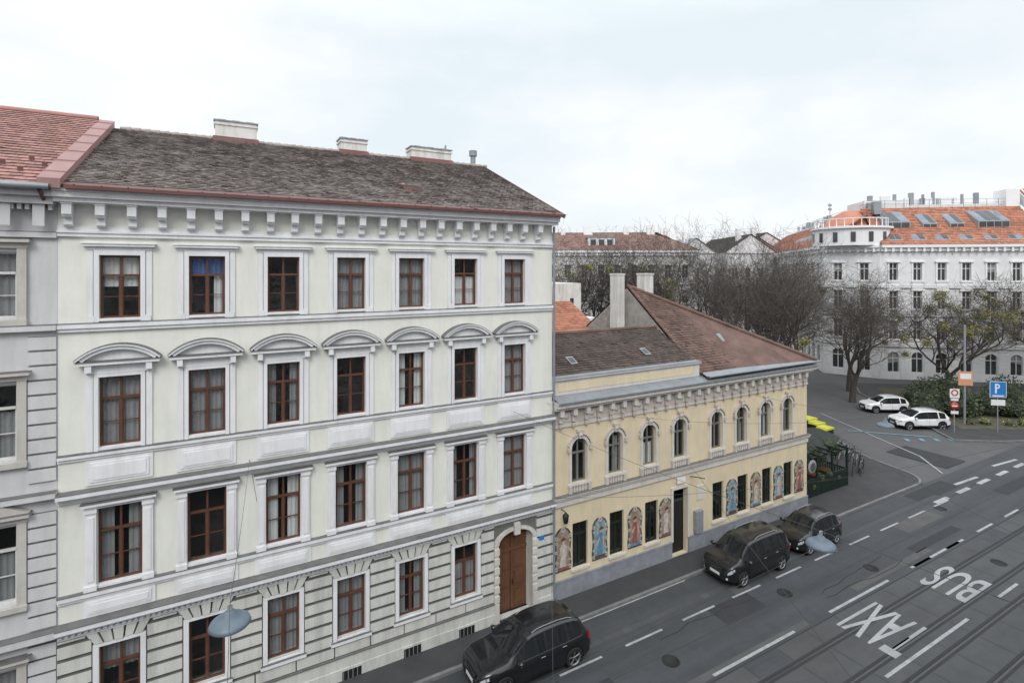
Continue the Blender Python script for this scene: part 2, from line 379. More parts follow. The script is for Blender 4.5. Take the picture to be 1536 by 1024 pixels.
for s in(-1,1):
    a,b=sorted((DX+s*.80,DX+s*1.0)); t.box(a,b,-.16,-.002,0,.9,'pale_stone'); t.box(a,b,-.10,-.002,.903,3.2,'pale_stone')
    for kz in range(6): t.box(a+(-.015),b+.015,-.15,-.102,.95+kz*.38,1.2+kz*.38,'pale_stone')
t.ring(DX,3.23,.80,1.0,-.12,-.002,0,pi,12,'pale_stone',.58); t.box(DX-.13,DX+.13,-.24,-.121,3.55,4.03,'pale_stone')
d=MB(); y=.42
d.box(DX-.78,DX-.02,y,y+.06,.12,3.7,'door_wood'); d.box(DX+.02,DX+.78,y,y+.06,.12,3.7,'door_wood'); d.box(DX-.02,DX+.02,y+.01,y+.07,.12,3.7,'blackplastic')
d.box(DX-.78,DX+.78,y-.06,y-.003,2.62,2.74,'door_wood')
for s in(-1,1):
    cx=DX+s*.4
    for (za,zb) in((.3,.95),(1.1,1.75),(1.85,2.5),(2.85,3.3)):
        d.box(cx-.26,cx+.26,y-.035,y-.003,za,zb,'door_wood'); d.box(cx-.19,cx+.19,y-.06,y-.037,za+.08,zb-.08,'door_wood')
d.box(DX+.06,DX+.09,y-.09,y-.04,1.2,1.4,'chrome')
w.box(DX-.9,DX+.9,.5,.52,0,3.9,'interior')
for x0_,x1_ in((DX-.80,DX-.78),(DX+.78,DX+.80)): w.box(x0_,x1_,.31,.5,0.1,3.7,'ground_plaster')
t.box(DX+1.12,DX+1.37,-.10,-.088,2.95,3.12,'sign_blue')
w.build('walls',par); t.build('stucco_trim',par); fr.build('window_frames',par); gl.build('window_glass',par); cu.build('curtains',par); d.build('entrance_door',par)
r=MB(); ey=-.68; ez=16.74; ry=7.3; rz=20.15; sl=Vector((0,ry-ey,rz-ez)); Ls=sl.length
r.add([(X0,ey,ez-.03),(X1+.15,ey,ez-.03),(X1+.15,ry,rz-.03),(X0,ry,rz-.03),(X1+.15,15.0,16.6),(X0,15.0,16.6)],[(0,1,2,3),(3,2,4,5)],'tile_brown')
r.add([(X1-.02,0,16.5),(X1-.02,14.6,16.5),(X1-.02,ry,rz-.05)],[(0,1,2)],'chimney_plaster')
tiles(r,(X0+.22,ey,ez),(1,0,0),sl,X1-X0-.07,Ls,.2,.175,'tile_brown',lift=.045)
x=X0+.4
while x<X1+.1:
    r.tube((x,ry,rz+.0+U(-.01,.01)),(x+.36,ry,rz+.02),.10,.12,8,'tile_brown'); x+=.33
r.build('tile_roof',par)
g=MB()
g.box(X0+.3,X1+.12,-.86,-.70,16.66,16.76,'red_metal'); g.box(X0,X1+.1,-.70,-.6,16.70,16.735,'red_metal')
for i in range(28):
    g.box(X0+.5+i*.6,X0+.53+i*.6,-.88,-.68,16.765,16.78,'red_metal')
g.add([(X0+.2,-.74,16.77),(X1+.15,-.74,16.77),(X1+.15,-.50,16.87),(X0+.2,-.50,16.87)],[(0,1,2,3)],'red_metal')
g.add([(X1+.14,ey,ez-.12),(X1+.14,ey,ez+.06),(X1+.14,ry,rz+.08),(X1+.14,ry,rz-.1),(X1+.2,ey,ez-.12),(X1+.2,ey,ez+.06),(X1+.2,ry,rz+.08),(X1+.2,ry,rz-.1)],[(0,1,2,3),(4,7,6,5),(1,5,6,2),(0,4,5,1)],'red_metal')
a=(X0-.26,X0+.22)
g.add([(a[0],-.80,16.92),(a[1],-.80,16.92),(a[1],ry,rz+.30),(a[0],ry,rz+.30),(a[0],-.80,16.66),(a[1],-.80,16.66),(a[1],ry,rz-.1),(a[0],ry,rz-.1)],[(0,1,2,3),(4,5,1,0),(1,5,6,2),(0,3,7,4)],'pink_metal')
for i in range(7):
    f=(i+.5)/7; yy=-.8+(ry+.8)*f; zz_=16.92+(rz+.30-16.92)*f; g.box(a[0]-.01,a[1]+.01,yy,yy+.03,zz_-.02,zz_+.035,'pink_metal')
hx=6.3; hb=1.3
zz=lambda yy: ez+(yy-ey)*(rz-ez)/(ry-ey)
g.add([(hx,hb,zz(hb)+.02),(hx+.75,hb,zz(hb)+.02),(hx+.75,hb+.05,zz(hb)+.22),(hx,hb+.05,zz(hb)+.22),(hx,hb+1.,zz(hb+1)+.03),(hx+.75,hb+1.,zz(hb+1)+.03)],[(0,1,2,3),(3,2,5,4),(1,5,2),(0,3,4)],'red_metal')
g.add([(hx+.05,hb+.08,zz(hb)+.25),(hx+.7,hb+.08,zz(hb)+.25),(hx+.7,hb+.5,zz(hb+.5)+.17),(hx+.05,hb+.5,zz(hb+.5)+.17)],[(0,1,2,3)],'dark_glass')
g.build('roof_flashing',par)
ch=MB()
for (a,b,zt) in((-.31,1.33,21.0),(5.0,6.25,20.85),(8.55,10.75,20.85)):
    ch.box(a,b,7.25,8.1,19.4,zt-.2,'chimney_plaster'); ch.box(a-.05,b+.05,7.2,8.15,zt-.197,zt-.12,'chimney_plaster'); ch.box(a,b,7.25,8.1,zt-.117,zt-.03,'chimney_plaster'); ch.box(a-.06,b+.06,7.19,8.16,zt-.027,zt+.02,'zinc')
    for q in range(3): xx=a+(b-a)*(q+.5)/3; ch.box(xx-.15,xx+.15,7.4,7.9,zt+.022,zt+.09,'rough_render')
    ch.add([(a-.08,6.95,19.98),(b+.08,6.95,19.98),(b+.08,7.23,20.30),(a-.08,7.23,20.30)],[(0,1,2,3)],'red_metal')
    ch.box(a-.07,b+.07,7.22,7.4,19.9,20.30,'red_metal')
ch.tube((12.2,7.6,19.6),(12.2,7.6,20.75),.14,.14,10,'zinc',caps=True); ch.tube((12.2,7.6,20.75),(12.2,7.6,21.05),.22,.22,10,'zinc',caps=True)
ch.tube((10.6,7.7,20.8),(10.6,7.7,21.2),.07,.05,8,'zinc')
ch.build('chimneys',par)
gp=MB(); gp.tube((X1+.02,-.12,.3),(X1+.02,-.12,16.3),.055,.055,8,'zinc'); gp.build('downpipe',par)

# ------------------------------------------------------------ LEFT NEIGHBOUR
par=empty('grey_apartment_building'); w=MB();t=MB();fr=MB();gl=MB();cu=MB()
XL=-14.0; XR=X0-.004; LB=[-5.43,-7.75,-10.07,-12.4]; ops=[]
for x in LB:
    for z0,z1 in((13.15,14.95),(9.3,11.35),(5.4,7.5),(1.6,3.6)): ops.append((x-.52,x+.52,z0,z1))
wall(w,XL,XR,0,16.7,0,ops,'left_plaster',.32); w.box(XL,XR,1.3,1.35,0,16.4,'interior'); w.box(XL-.02,XL,0,14.6,0,16.7,'left_plaster'); w.box(XL,XR,14.6,14.7,0,16.7,'left_plaster')
for o in ops:
    a,b,c,d=o; window(fr,gl,a,b,c,d,.15,'white_frame'); curtain(cu,a,b,c,d,.26,random.choice([0,3]))
    x=(a+b)/2
    for s in(-1,1): t.box(*sorted((x+s*.53,x+s*.73)),-.10,-.002,c-.05,d+.1,'left_stone')
    t.box(x-.75,x+.75,-.12,-.002,d+.103,d+.25,'left_stone'); t.box(x-.82,x+.82,-.26,-.002,d+.253,d+.34,'left_stone'); t.box(x-.83,x+.83,-.27,-.002,d+.342,d+.36,'ledge_cap'); t.box(x-.75,x+.75,-.16,-.002,c-.2,c-.053,'left_stone')
    if c<9 and c>5: t.prism([(x-.82,d+.37),(x+.82,d+.37),(x,d+.75)],-.22,-.002,'left_stone')
for z0,z1,p in((12.78,12.93,.18),(8.15,8.3,.25),(4.3,4.48,.3),(16.45,16.6,.62),(16.25,16.447,.45),(15.35,15.5,.12)):
    t.box(XL,XR-.0,-p,-.002,z0,z1,'left_plaster'); t.box(XL,XR-.0,-p-.01,-.002,z1+.002,z1+.015,'ledge_cap')
for i in range(60): t.box(XR-.14-i*.16,XR-.05-i*.16,-.3,-.002,16.1,16.247,'left_plaster')
for i in range(14): t.box(XR-.45-i*.7,XR-.2-i*.7,-.36,-.302,15.65,16.24,'left_plaster')
z=.1
while z<12.6:
    if not any(abs(z+.18-q)<.3 for q in(8.2,4.4)):
        for xa,xb in((XR-.62,XR-.02),(-6.9,-6.3)):
            t.box(xa,xb,-.06,-.002,z,z+.35,'left_plaster'); t.box(xa,xb,-.063,-.002,z+.352,z+.364,'ledge_cap')
    z+=.405
w.build('walls',par);t.build('stucco_trim',par);fr.build('window_frames',par);gl.build('window_glass',par);cu.build('curtains',par)
r=MB(); ez2=16.72; rz2=20.45; sl=Vector((0,ry+.75,rz2-ez2))
r.add([(XL,-.75,ez2-.03),(XR,-.75,ez2-.03),(XR,ry,rz2-.03),(XL,ry,rz2-.03),(XR,15,16.6),(XL,15,16.6)],[(0,1,2,3),(3,2,4,5)],'tile_red')
tiles(r,(XL,-.75,ez2),(1,0,0),sl,XR-XL-.25,sl.length,.26,.30,'tile_red',jit=.2)
r.tube((XL,ry,rz2),(XR-.3,ry,rz2),.13,.13,8,'tile_red')
for i in range(9):
    for j in range(3): xx=XR-.9-i*.9+.4*(j%2); yy=.2+j*.5; r.box(xx,xx+.12,yy,yy+.03,ez2+.47*(yy+.75)-.0,ez2+.47*(yy+.75)+.16,'red_metal')
r.tube((XL,-.82,16.68),(XR,-.82,16.68),.09,.09,8,'zinc'); r.tube((XR-.2,-.82,16.6),(XR-.2,-.15,16.2),.05,.05,8,'red_metal'); 
r.build('tile_roof',par)

# ------------------------------------------------------------ YELLOW BUILDING
par=empty('yellow_inn_building'); w=MB();t=MB();fr=MB();gl=MB();cu=MB()
Y0=X1+.004; Y1=30.75
YB=[13.90,15.95,18.06,20.12,22.81,24.78,26.81,28.81]; YG=[13.97,16.07,18.24,22.96,24.93,27.0,28.94]
opsU=[(x-.42,x+.42,5.0,6.95,.42) for x in YB]; opsG=[(x-.42,x+.42,1.2,3.2) for x in YG]+[(19.62,20.62,.14,3.4)]
wall(w,Y0,Y1,.0,8.6,0,opsU+opsG,'yellow_plaster',.22); w.box(Y0,Y1,1.3,1.35,0,8.5,'interior'); w.box(Y0+.02,Y1-.02,.36,1.28,4.1,4.2,'interior')
w.box(Y1-.012,Y1,.01,12,0,9.0,'yellow_plaster'); w.box(Y0+.1,Y1,12,12.05,0,9.0,'yellow_plaster')
for o in opsU: window(fr,gl,o[0],o[1],o[2],o[3],.14,'grey_frame',.66,False,.42,.06); curtain(cu,o[0]+.03,o[1]-.03,o[2],o[3]-.3,.26,random.choice([1,1,4,3,4]))
for o in opsG[:7]: window(fr,gl,o[0],o[1],o[2],o[3],.14,'green_paint',.72,False)
fr.box(19.62,20.62,.25,.3,.14,2.7,'blackplastic'); fr.box(19.62,20.62,.2,.3,2.7,2.8,'dark_frame')
S='pink_stone'
for x in YB:
    t.ring(x,6.53,.43,.56,-.07,-.002,0,pi,12,'pale_stone'); t.ring(x,6.53,.60,.66,-.12,-.002,.25,pi-.25,12,S)
    for s in(-1,1):
        t.box(*sorted((x+s*.43,x+s*.56)),-.07,-.002,5.0,6.528,'pale_stone'); t.box(*sorted((x+s*.50,x+s*.66)),-.16,-.072,6.42,6.60,S)
        t.box(*sorted((x+s*.45,x+s*.60)),-.14,-.002,4.60,4.90,S)
    t.prism([(x-.09,6.97),(x+.09,6.97),(x+.14,7.35),(x-.14,7.35)],-.17,-.003,S)
    t.tube((x-.17,-.1,7.3),(x+.17,-.1,7.3),.08,.08,8,S,caps=True); t.lathe((x,-.15,7.13),(0,-1,0),[(.11,0),(.09,.04),(0,.07)],8,S)
    t.box(x-.62,x+.62,-.13,-.002,4.905,4.995,'pale_stone'); t.box(x-.44,x+.44,-.05,-.002,4.60,4.90,S)
    for bx in(-.3,-.15,0,.15,.3): t.lathe((x+bx,-.08,4.60),(0,0,1),[(.03,0),(.05,.08),(.025,.18),(.04,.3)],6,'pale_stone')
t.box(Y0,Y1+.05,-.16,-.002,4.40,4.50,'pale_stone'); t.box(Y0,Y1+.08,-.22,-.002,4.503,4.57,S); t.box(Y0,Y1+.09,-.23,-.002,4.572,4.585,'ledge_cap'); t.box(Y0,Y1,-.09,-.002,4.12,4.397,'pale_stone'); 
t.box(Y0,Y1+.03,-.06,-.002,7.55,7.66,'pale_stone')
t.box(Y0,Y1+.02,-.03,-.002,7.663,8.38,S)
x=Y0+.35;i=0
while x<Y1-.1:
    t.box(x-.10,x+.10,-.30,-.032,8.08,8.37,'pale_stone'); t.box(x-.085,x+.085,-.17,-.032,7.78,8.077,S); t.lathe((x,-.12,7.62),(0,0,1),[(0,-.16),(.05,-.1),(.085,0),(.07,.12)],8,S)
    if i%2==0: t.box(x+.16,x+.56,-.06,-.032,7.8,8.2,'pale_stone'); t.lathe((x+.36,-.06,8.0),(0,-1,0),[(.13,0),(.10,.05),(0,.06)],10,S)
    x+=.70;i+=1
t.box(Y0,Y1+.15,-.34,-.002,8.383,8.50,'pale_stone'); t.box(Y0,Y1+.25,-.46,-.002,8.503,8.66,'pale_stone'); t.box(Y0,Y1+.3,-.52,-.002,8.663,8.76,'pale_stone'); 
t.add([(Y0,-.56,8.765),(Y1+.34,-.56,8.765),(Y1+.34,.0,8.95),(Y0,.0,8.95)],[(0,1,2,3)],'zinc'); t.box(Y0,Y1+.34,-.57,-.53,8.70,8.763,'zinc')
t.box(Y0,21.55,.0,.3,8.96,9.62,'pale_stone'); t.box(Y0+.3,21.2,-.02,-.003,9.12,9.45,'yellow_plaster'); t.box(Y0,21.6,-.1,.35,9.623,9.70,'pale_stone'); t.box(Y0,21.62,-.12,.37,9.703,9.73,'zinc')
t.box(21.56,Y1+.2,.0,.2,8.9,9.0,'zinc')
for a,b in((Y0,19.55),(20.7,Y1)): t.box(a,b,-.08,-.002,0,.85,'plinth_grey'); t.box(a,b,-.10,-.002,.853,.90,'plinth_grey')
for a in(19.5,20.62): t.box(a,a+.12,-.09,-.002,.905,3.45,'pale_stone')
t.box(19.5,20.74,-.09,-.002,3.453,3.58,'pale_stone')
t.box(21.1,21.6,-.22,-.002,1.0,2.1,'plinth_grey'); t.box(21.35,21.8,-.05,-.002,2.6,3.3,'pale_stone')
for x in YG:
    t.box(x-.5,x+.5,-.10,-.002,1.09,1.195,'pale_stone')
t.box(19.85,20.4,-.14,-.1,3.75,4.05,'sign_white'); t.tube((20.9,0,3.9),(20.9,-.9,4.1),.025,.025,6,'wire'); 
t.lathe((12.95,-.35,3.75),(0,0,1),[(0,-.28),(.1,-.22),(.15,.1),(.03,.22),(0,.22)],6,'blackplastic'); t.tube((12.95,0,4.0),(12.95,-.35,3.98),.02,.02,6,'wire')
w.build('walls',par);t.build('stucco_trim',par);fr.build('window_frames',par);gl.build('window_glass',par);cu.build('curtains',par)
mu=MB()
for i,x in enumerate([13.02,15.06,17.16,19.16,24.02,26.0,28.0,29.95]):
    w_=.38; z0,z1=1.30,3.14
    def shape(h,o): return [(x-h,z0-o),(x+h,z0-o),(x+h*1.06,z0+.3),(x+h*.93,z0+.75),(x+h*1.05,z1-.5)]+[(x+h*math.cos(a*pi/8),z1-.42+(.42+o)*math.sin(a*pi/8)) for a in range(0,9)]+[(x-h*1.05,z1-.5),(x-h*.93,z0+.75),(x-h*1.06,z0+.3)]
    mu.prism(shape(w_+.05,.04),-.03,-.002,'mural_edge'); mu.prism(shape(w_-.04,-.04),-.04,-.032,['mural_warm','mural_sky','mural_warm','mural_warm','mural_sky'][i%5])
    for s in(-1,1):
        for zz_,rr_ in((z0+.12,.09),(z0+.42,.06),(z0+.85,.07),(z0+1.25,.06),(z1-.38,.08)):
            mu.ring(x+s*.36,zz_,rr_*.45,rr_,-.05,-.031,0,2*pi,8,'mural_scroll')
    mu.ring(x,z1-.06,.05,.12,-.052,-.031,0,2*pi,10,'mural_scroll')
    dm=['dress_white','dress_blue','dress_red','dress_white','dress_blue','dress_white','mural_scroll','dress_red'][i]; lean=[.0,.05,-.04,.03,0,-.05,.04,0][i]
    mu.prism([(x-.19+lean,z0+.1),(x+.16,z0+.1),(x+.11,z0+.45),(x+.15,z0+.70),(x+.19+lean,z0+1.0),(x+.08,z0+1.16),(x-.07,z0+1.16),(x-.19,z0+.98),(x-.09,z0+.68),(x-.16,z0+.4)],-.048,-.042,dm)
    mu.prism([(x+.02+lean+.095*math.cos(a*pi/6),z0+1.29+.125*math.sin(a*pi/6)) for a in range(12)],-.05,-.042,'skin_paint')
    mu.prism([(x+.02+lean+.13*math.cos(a*pi/6),z0+1.33+.12*math.sin(a*pi/6)) for a in range(0,8)],-.055,-.051,'hair_paint')
    mu.prism([(x-.22,z0+.75),(x-.05,z0+.98),(x-.02,z0+.90),(x-.16,z0+.65)],-.056,-.049,'skin_paint'); mu.prism([(x+.14,z0+.6),(x+.22,z0+.62),(x+.2,z0+1.0),(x+.12,z0+.98)],-.056,-.049,'skin_paint')
    mu.prism([(x-.3,z0+.06),(x+.3,z0+.06),(x+.3,z0+.17),(x-.3,z0+.17)],-.054,-.049,['dress_red','hair_paint','dress_blue'][i%3])
mu.build('wall_murals',par)
r=MB()
O=(Y0,.32,9.62); sl=Vector((0,3.0,1.55)); r.add([(Y0,.32,9.6),(21.75,.32,9.6),(21.75,3.32,11.13),(Y0,3.32,11.13),(21.75,7,9.2),(Y0,7,9.2)],[(0,1,2,3),(3,2,4,5)],'tile_moss')
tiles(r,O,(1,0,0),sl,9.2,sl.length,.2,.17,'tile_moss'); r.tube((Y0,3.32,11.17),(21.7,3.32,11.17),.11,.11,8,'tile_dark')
AP=Vector((21.9,5.9,13.4)); EL=Vector((21.6,-.05,9.0)); ER=Vector((31.1,-.35,9.0))
r.add([tuple(EL),tuple(ER),tuple(AP),(31.1,12.1,9.0),(21.6,12.1,9.0)],[(0,1,2),(1,3,2),(3,4,2)],'tile_dark')
A=Vector((1,0,0));B=(Vector((21.9,5.9,13.4))-Vector((21.9,-.05,9.0)));Lb=B.length
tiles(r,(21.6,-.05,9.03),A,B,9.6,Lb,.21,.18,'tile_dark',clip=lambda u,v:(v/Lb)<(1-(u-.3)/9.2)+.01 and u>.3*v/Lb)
n=22
for i in range(n):
    p=ER.lerp(AP,i/n);q=ER.lerp(AP,(i+1.1)/n); r.tube(p+Vector((0,0,.05)),q+Vector((0,0,.03)),.13,.11,8,'tile_dark')
    if i<17:
        p=EL.lerp(AP,i/17);q=EL.lerp(AP,(i+1.1)/17); r.tube(p+Vector((.05,0,.06)),q+Vector((.05,0,.04)),.10,.09,8,'tile_dark')
r.add([(21.58,.0,8.9),(21.58,12,8.9),(21.85,5.9,13.3)],[(0,2,1)],'rough_render')
r.add([(21.62,-.5,8.97),(31.2,-.5,8.97),(31.1,-.02,9.10),(21.7,-.02,9.10)],[(0,1,2,3)],'zinc'); r.tube((21.6,-.55,8.98),(31.25,-.55,8.98),.06,.06,8,'zinc')
for (xx,b) in((14.2,1.0),(18.9,1.1),(25.3,1.6)):
    k=(1.55/3.0) if xx<21 else .745; zb=(9.62+(b-.32)*k) if xx<21 else 9.0+(b+.05)*k
    r.add([(xx,b,zb+.08),(xx+.4,b,zb+.08),(xx+.4,b+.5,zb+.08+.5*k),(xx,b+.5,zb+.08+.5*k)],[(0,1,2,3)],'zinc'); r.add([(xx+.06,b+.08,zb+.13),(xx+.34,b+.08,zb+.13),(xx+.34,b+.42,zb+.13+.34*k),(xx+.06,b+.42,zb+.13+.34*k)],[(0,1,2,3)],'dark_glass')
for i in range(8): r.box(22.6+i,22.62+i,.9,.93,9.68,9.86,'zinc')
r.build('tile_roofs',par)
c=MB()
c.box(20.95,21.5,5.7,6.4,9.5,14.1,'chimney_plaster'); c.box(20.92,21.53,5.67,6.43,14.1,14.2,'chimney_plaster')
c.box(23.4,24.15,6.0,6.7,11.3,14.1,'chimney_plaster'); c.box(23.36,24.19,5.96,6.74,14.1,14.2,'chimney_plaster'); c.box(23.3,24.25,5.9,6.8,11.0,12.85,'rough_render')
c.box(13.3,14.1,3.6,4.3,10.0,12.1,'rough_render'); c.box(13.25,14.15,3.55,4.35,12.1,12.2,'rough_render'); c.tube((13.5,3.9,12.2),(13.5,3.9,12.6),.1,.1,8,'wire',caps=True)
c.build('chimneys',par)

par=empty('courtyard_house'); w=MB()
w.box(16.5,25.5,13.5,20,0,10.7,'bg_white'); w.box(18.0,20.4,12.2,17,0,13.2,'bg_white'); w.box(21.2,23.6,13.0,17,0,13.4,'chimney_plaster'); w.box(18.0,18.8,12.0,12.2,0,13.8,'chimney_plaster')
w.add([(17.8,12.0,13.2),(20.5,12.0,13.2),(20.5,17,14.3),(17.8,17,14.3)],[(0,1,2,3)],'zinc')
w.box(22.6,22.9,12.96,13.0,11.6,12.3,'dark_glass'); w.build('walls',par)
r=MB(); sl=Vector((0,4.0,2.0)); r.add([(15.0,9.3,10.2),(22.6,9.3,10.2),(22.6,13.3,12.2),(15,13.3,12.2)],[(0,1,2,3)],'tile_orange'); tiles(r,(15,9.3,10.23),(1,0,0),sl,7.6,sl.length,.25,.25,'tile_orange',jit=.3)
r.box(15,22.5,9.4,13.2,0,10.15,'bg_white')
r.build('tile_roof',par)

# ------------------------------------------------------------ BACKGROUND BLOCKS
def frame(P,Q):
    d=Vector((Q[0]-P[0],Q[1]-P[1],0)); a=math.atan2(d.y,d.x)
    return Matrix.Translation((P[0],P[1],0))@Matrix.Rotation(a,4,'Z'), d.length
def bg_facade(w,P,Q,floors,zt,bay,wm='bg_white',arch0=False,hw=.5):
    M,Lw=frame(P,Q); w.M=M; n=max(1,int(Lw/bay)); off=(Lw-n*bay)/2+bay/2; ops=[]
    for i in range(n):
        x=off+i*bay
        for k,(a,b) in enumerate(floors):
            h=hw*(1.35 if (k==0 and arch0) else 1)
            ops.append((x-h,x+h,a,b)+((h*.9,) if k==0 and arch0 else ()))
    wall(w,0,Lw,0,zt,0,ops,wm,.25)
    w.box(0,Lw,.6,.62,0,zt,'interior'); 
    for k,o in enumerate(ops):
        a,b,c,d=o[:4]; x=(a+b)/2; w.quad((a,.2,c),(b,.2,c),(b,.2,d),(a,.2,d),'dark_glass')
        if U(0,1)<.4: w.quad((a,.19,c+(d-c)*U(.3,.7)),(b,.19,c+(d-c)*.5),(b,.19,d),(a,.19,d),'curtain_grey')
        fm='white_frame'
        w.box(a,a+.07,.12,.18,c,d,fm); w.box(b-.07,b,.12,.18,c,d,fm); w.box(x-.05,x+.05,.12,.18,c,d,fm); w.box(a+.07,b-.07,.11,.18,c+(d-c)*.66,c+(d-c)*.66+.1,fm)
        if len(o)==4:
            w.box(a-.2,a-.01,-.1,-.004,c-.05,d+.1,'bg_trim'); w.box(b+.01,b+.2,-.1,-.004,c-.05,d+.1,'bg_trim'); w.box(a-.32,b+.32,-.25,-.004,d+.11,d+.3,'bg_trim'); w.box(a-.25,b+.25,-.16,-.004,c-.25,c-.06,'bg_trim')
            if k%len(floors)==len(floors)-2: w.prism([(a-.32,d+.32),(b+.32,d+.32),(x,d+.75)],-.22,-.005,'bg_trim')
            w.box(a-.1,b+.1,-.08,-.004,c-.75,c-.3,'bg_trim')
    for k,(a,b) in enumerate(floors): 
        if k: w.box(0,Lw,-.26,-.003,a-1.0,a-.78,'bg_trim'); w.box(0,Lw,-.28,-.003,a-.778,a-.75,'bg_grey')
    w.box(0,Lw,-.7,-.003,zt-.35,zt,'bg_trim'); w.box(0,Lw,-.35,-.003,zt-.8,zt-.36,'bg_trim')
    for i in range(int(Lw/.9)): w.box(i*.9+.3,i*.9+.55,-.6,-.36,zt-.9,zt-.36,'bg_trim')
    if floors[0][0]<3:
        z=.3
        while z<3.9: 
            for i in range(n+1):
                xa=max(0,off+(i-1)*bay+hw*1.6); xb=min(Lw,off+i*bay-hw*1.6)
                if xb>xa: w.box(xa,xb,-.06,-.004,z,z+.42,wm)
            z+=.5
    w.M=Matrix.Identity(4)
def roofface(r,P,Q,ze,back,zr,m,over=.7,tile=.36,skew=(0,0)):
    M,Lw=frame(P,Q); r.M=M
    r.quad((-.0,-over,ze),(Lw,-over,ze),(Lw-skew[1],back,zr),(skew[0],back,zr),m)
    sl=Vector((0,back+over,zr-ze)); Ls=sl.length
    tiles(r,(0,-over,ze+.03),(1,0,0),sl,Lw,Ls,tile,tile,m,jit=.2,lift=.05,clip=lambda u,v:u>skew[0]*v/Ls and u<Lw-skew[1]*v/Ls)
    r.M=Matrix.Identity(4)

par=empty('corner_apartment_building'); w=MB(); r=MB()
A_=(75.8,17.97); B_=(91.3,5.3); C_=(73.3,23.9); E_=(112.2,61.8); B2=(118,-16)
FLR=[(1.0,3.6),(5.3,7.6),(9.3,11.5),(13.0,15.2)]
bg_facade(w,A_,B_,FLR,17.6,2.8,arch0=True); bg_facade(w,C_,A_,FLR,17.6,3.0,arch0=True); bg_facade(w,E_,C_,FLR,17.6,2.75,arch0=True)
bg_facade(w,(91.35,5.26),B2,FLR,18.6,2.9,'bg_cream',arch0=True)
roofface(r,A_,(90.9,5.6),17.6,5.6,23.0,'tile_orange',.6); roofface(r,E_,C_,17.6,6.0,22.3,'tile_orange',.6); roofface(r,(91.4,5.2),B2,18.6,6.5,25.4,'tile_orange',.6)
def sky(P,Q,ze,back,zr,over,items):
    M,Lw=frame(P,Q); r.M=M; k=(zr-ze)/(back+over)
    for (x,wd,v0,v1,h) in items:
        ya=-over+(back+over)*v0; yb=-over+(back+over)*v1; za=ze+(ya+over)*k; zb=ze+(yb+over)*k
        vs=[(x,ya,za),(x+wd,ya,za),(x+wd,yb,zb),(x,yb,zb),(x,ya,za+h),(x+wd,ya,za+h),(x+wd,yb,zb+h*.25),(x,yb,zb+h*.25)]
        r.add(vs,[(0,1,5,4),(1,2,6,5),(2,3,7,6),(3,0,4,7),(4,5,6,7)],'bg_grey')
        g=.10; n=max(1,int(round(wd/1.0))) 
        f=lambda yy:za+h+(zb+h*.25-za-h)*(yy-ya)/(yb-ya)+.03
        for i in range(n):
            xa=x+g+(wd-g)*i/n; xb=x+(wd-g)*(i+1)/n
            r.quad((xa,ya+g,f(ya+g)),(xb,ya+g,f(ya+g)),(xb,yb-g,f(yb-g)),(xa,yb-g,f(yb-g)),'dark_glass' if (i+int(x))%3 else 'sky_glass')
            if h>.4: r.quad((xa,ya-.02,za+.1),(xb,ya-.02,za+.1),(xb,ya-.02,za+h-.1),(xa,ya-.02,za+h-.1),'dark_glass')
    r.M=Matrix.Identity(4)
sky(A_,B_,17.6,5.6,23.0,.6,[(1.2+i*2.75,1.6,.10,.28,.12) for i in range(7)]+[(1.4,3.2,.42,.84,.9),(6.2,1.7,.44,.78,.55),(9.4,1.7,.44,.78,.55),(12.6,3.6,.42,.84,.9)])
sky((91.4,5.2),B2,18.6,6.5,25.4,.6,[(1.5,2.6,.45,.8,.5),(6,1.6,.2,.45,.2),(9,2.6,.5,.8,.5)])
sky(E_,C_,17.6,6,22.3,.6,[(30+i*3.2,1.5,.3,.55,.3) for i in range(6)]+[(32,3,.62,.9,.5),(40,3,.62,.9,.5)])
M,Lw=frame(A_,B_); w.M=M
w.add([(Lw+.0,-.7,17.4),(Lw+.4,-.7,17.4),(Lw+.4,7,24.2),(Lw,7,24.2),(Lw,-.7,18.6),(Lw+.4,-.7,19.0),(Lw+.4,7,26),(Lw,7,25.7)],[(0,1,5,4),(0,4,7,3),(4,5,6,7),(1,2,6,5)],'bg_trim')
w.box(1,6,6.6,12,17,24.2,'bg_white'); w.box(7,Lw-2,6.4,12,17,23.5,'bg_trim'); w.box(9,13,7.0,12,23.5,24.5,'bg_white'); w.box(3,4.2,6.2,6.6,21,24.8,'bg_trim'); w.box(Lw-2,Lw-.4,5.5,8,21,25.3,'bg_trim')
for i in range(14):
    x=.5+i*1.4; w.tube((x,5.8,23.0),(x,5.8,24.1),.03,.03,4,'steel_grey'); 
for z in(23.6,24.1): w.tube((.5,5.8,z),(Lw-.5,5.8,z),.03,.03,4,'steel_grey')
for i in range(34):
    x=U(0,Lw+14);h=U(.5,1.8);b=U(.15,.6); w.box(x,x+b,7.0,7.0+b,23,23.6+h,random.choice(['bg_trim','bg_grey','zinc','steel_grey','bg_trim']))
w.M=Matrix.Identity(4)
M,Lw=frame(E_,C_); w.M=M
w.box(8,Lw-4,6.0,12,17,22.6,'bg_white')
for i in range(30):
    x=U(6,Lw-2);h=U(.5,1.5);b=U(.15,.9); w.box(x,x+b,6.5,6.5+b,22,22.6+h,random.choice(['bg_trim','bg_grey','bg_trim','zinc']))
for z in(23.2,23.7): w.tube((8,6.1,z),(Lw-4,6.1,z),.03,.03,4,'steel_grey')
w.M=Matrix.Identity(4)
cx,cy=77.0,22.3
w.lathe((cx,cy,17.6),(0,0,1),[(4.6,0),(4.6,2.2),(4.95,2.3),(4.95,2.55),(4.4,2.6),(4.4,2.62),(0,2.65)],28,'bg_trim',False)
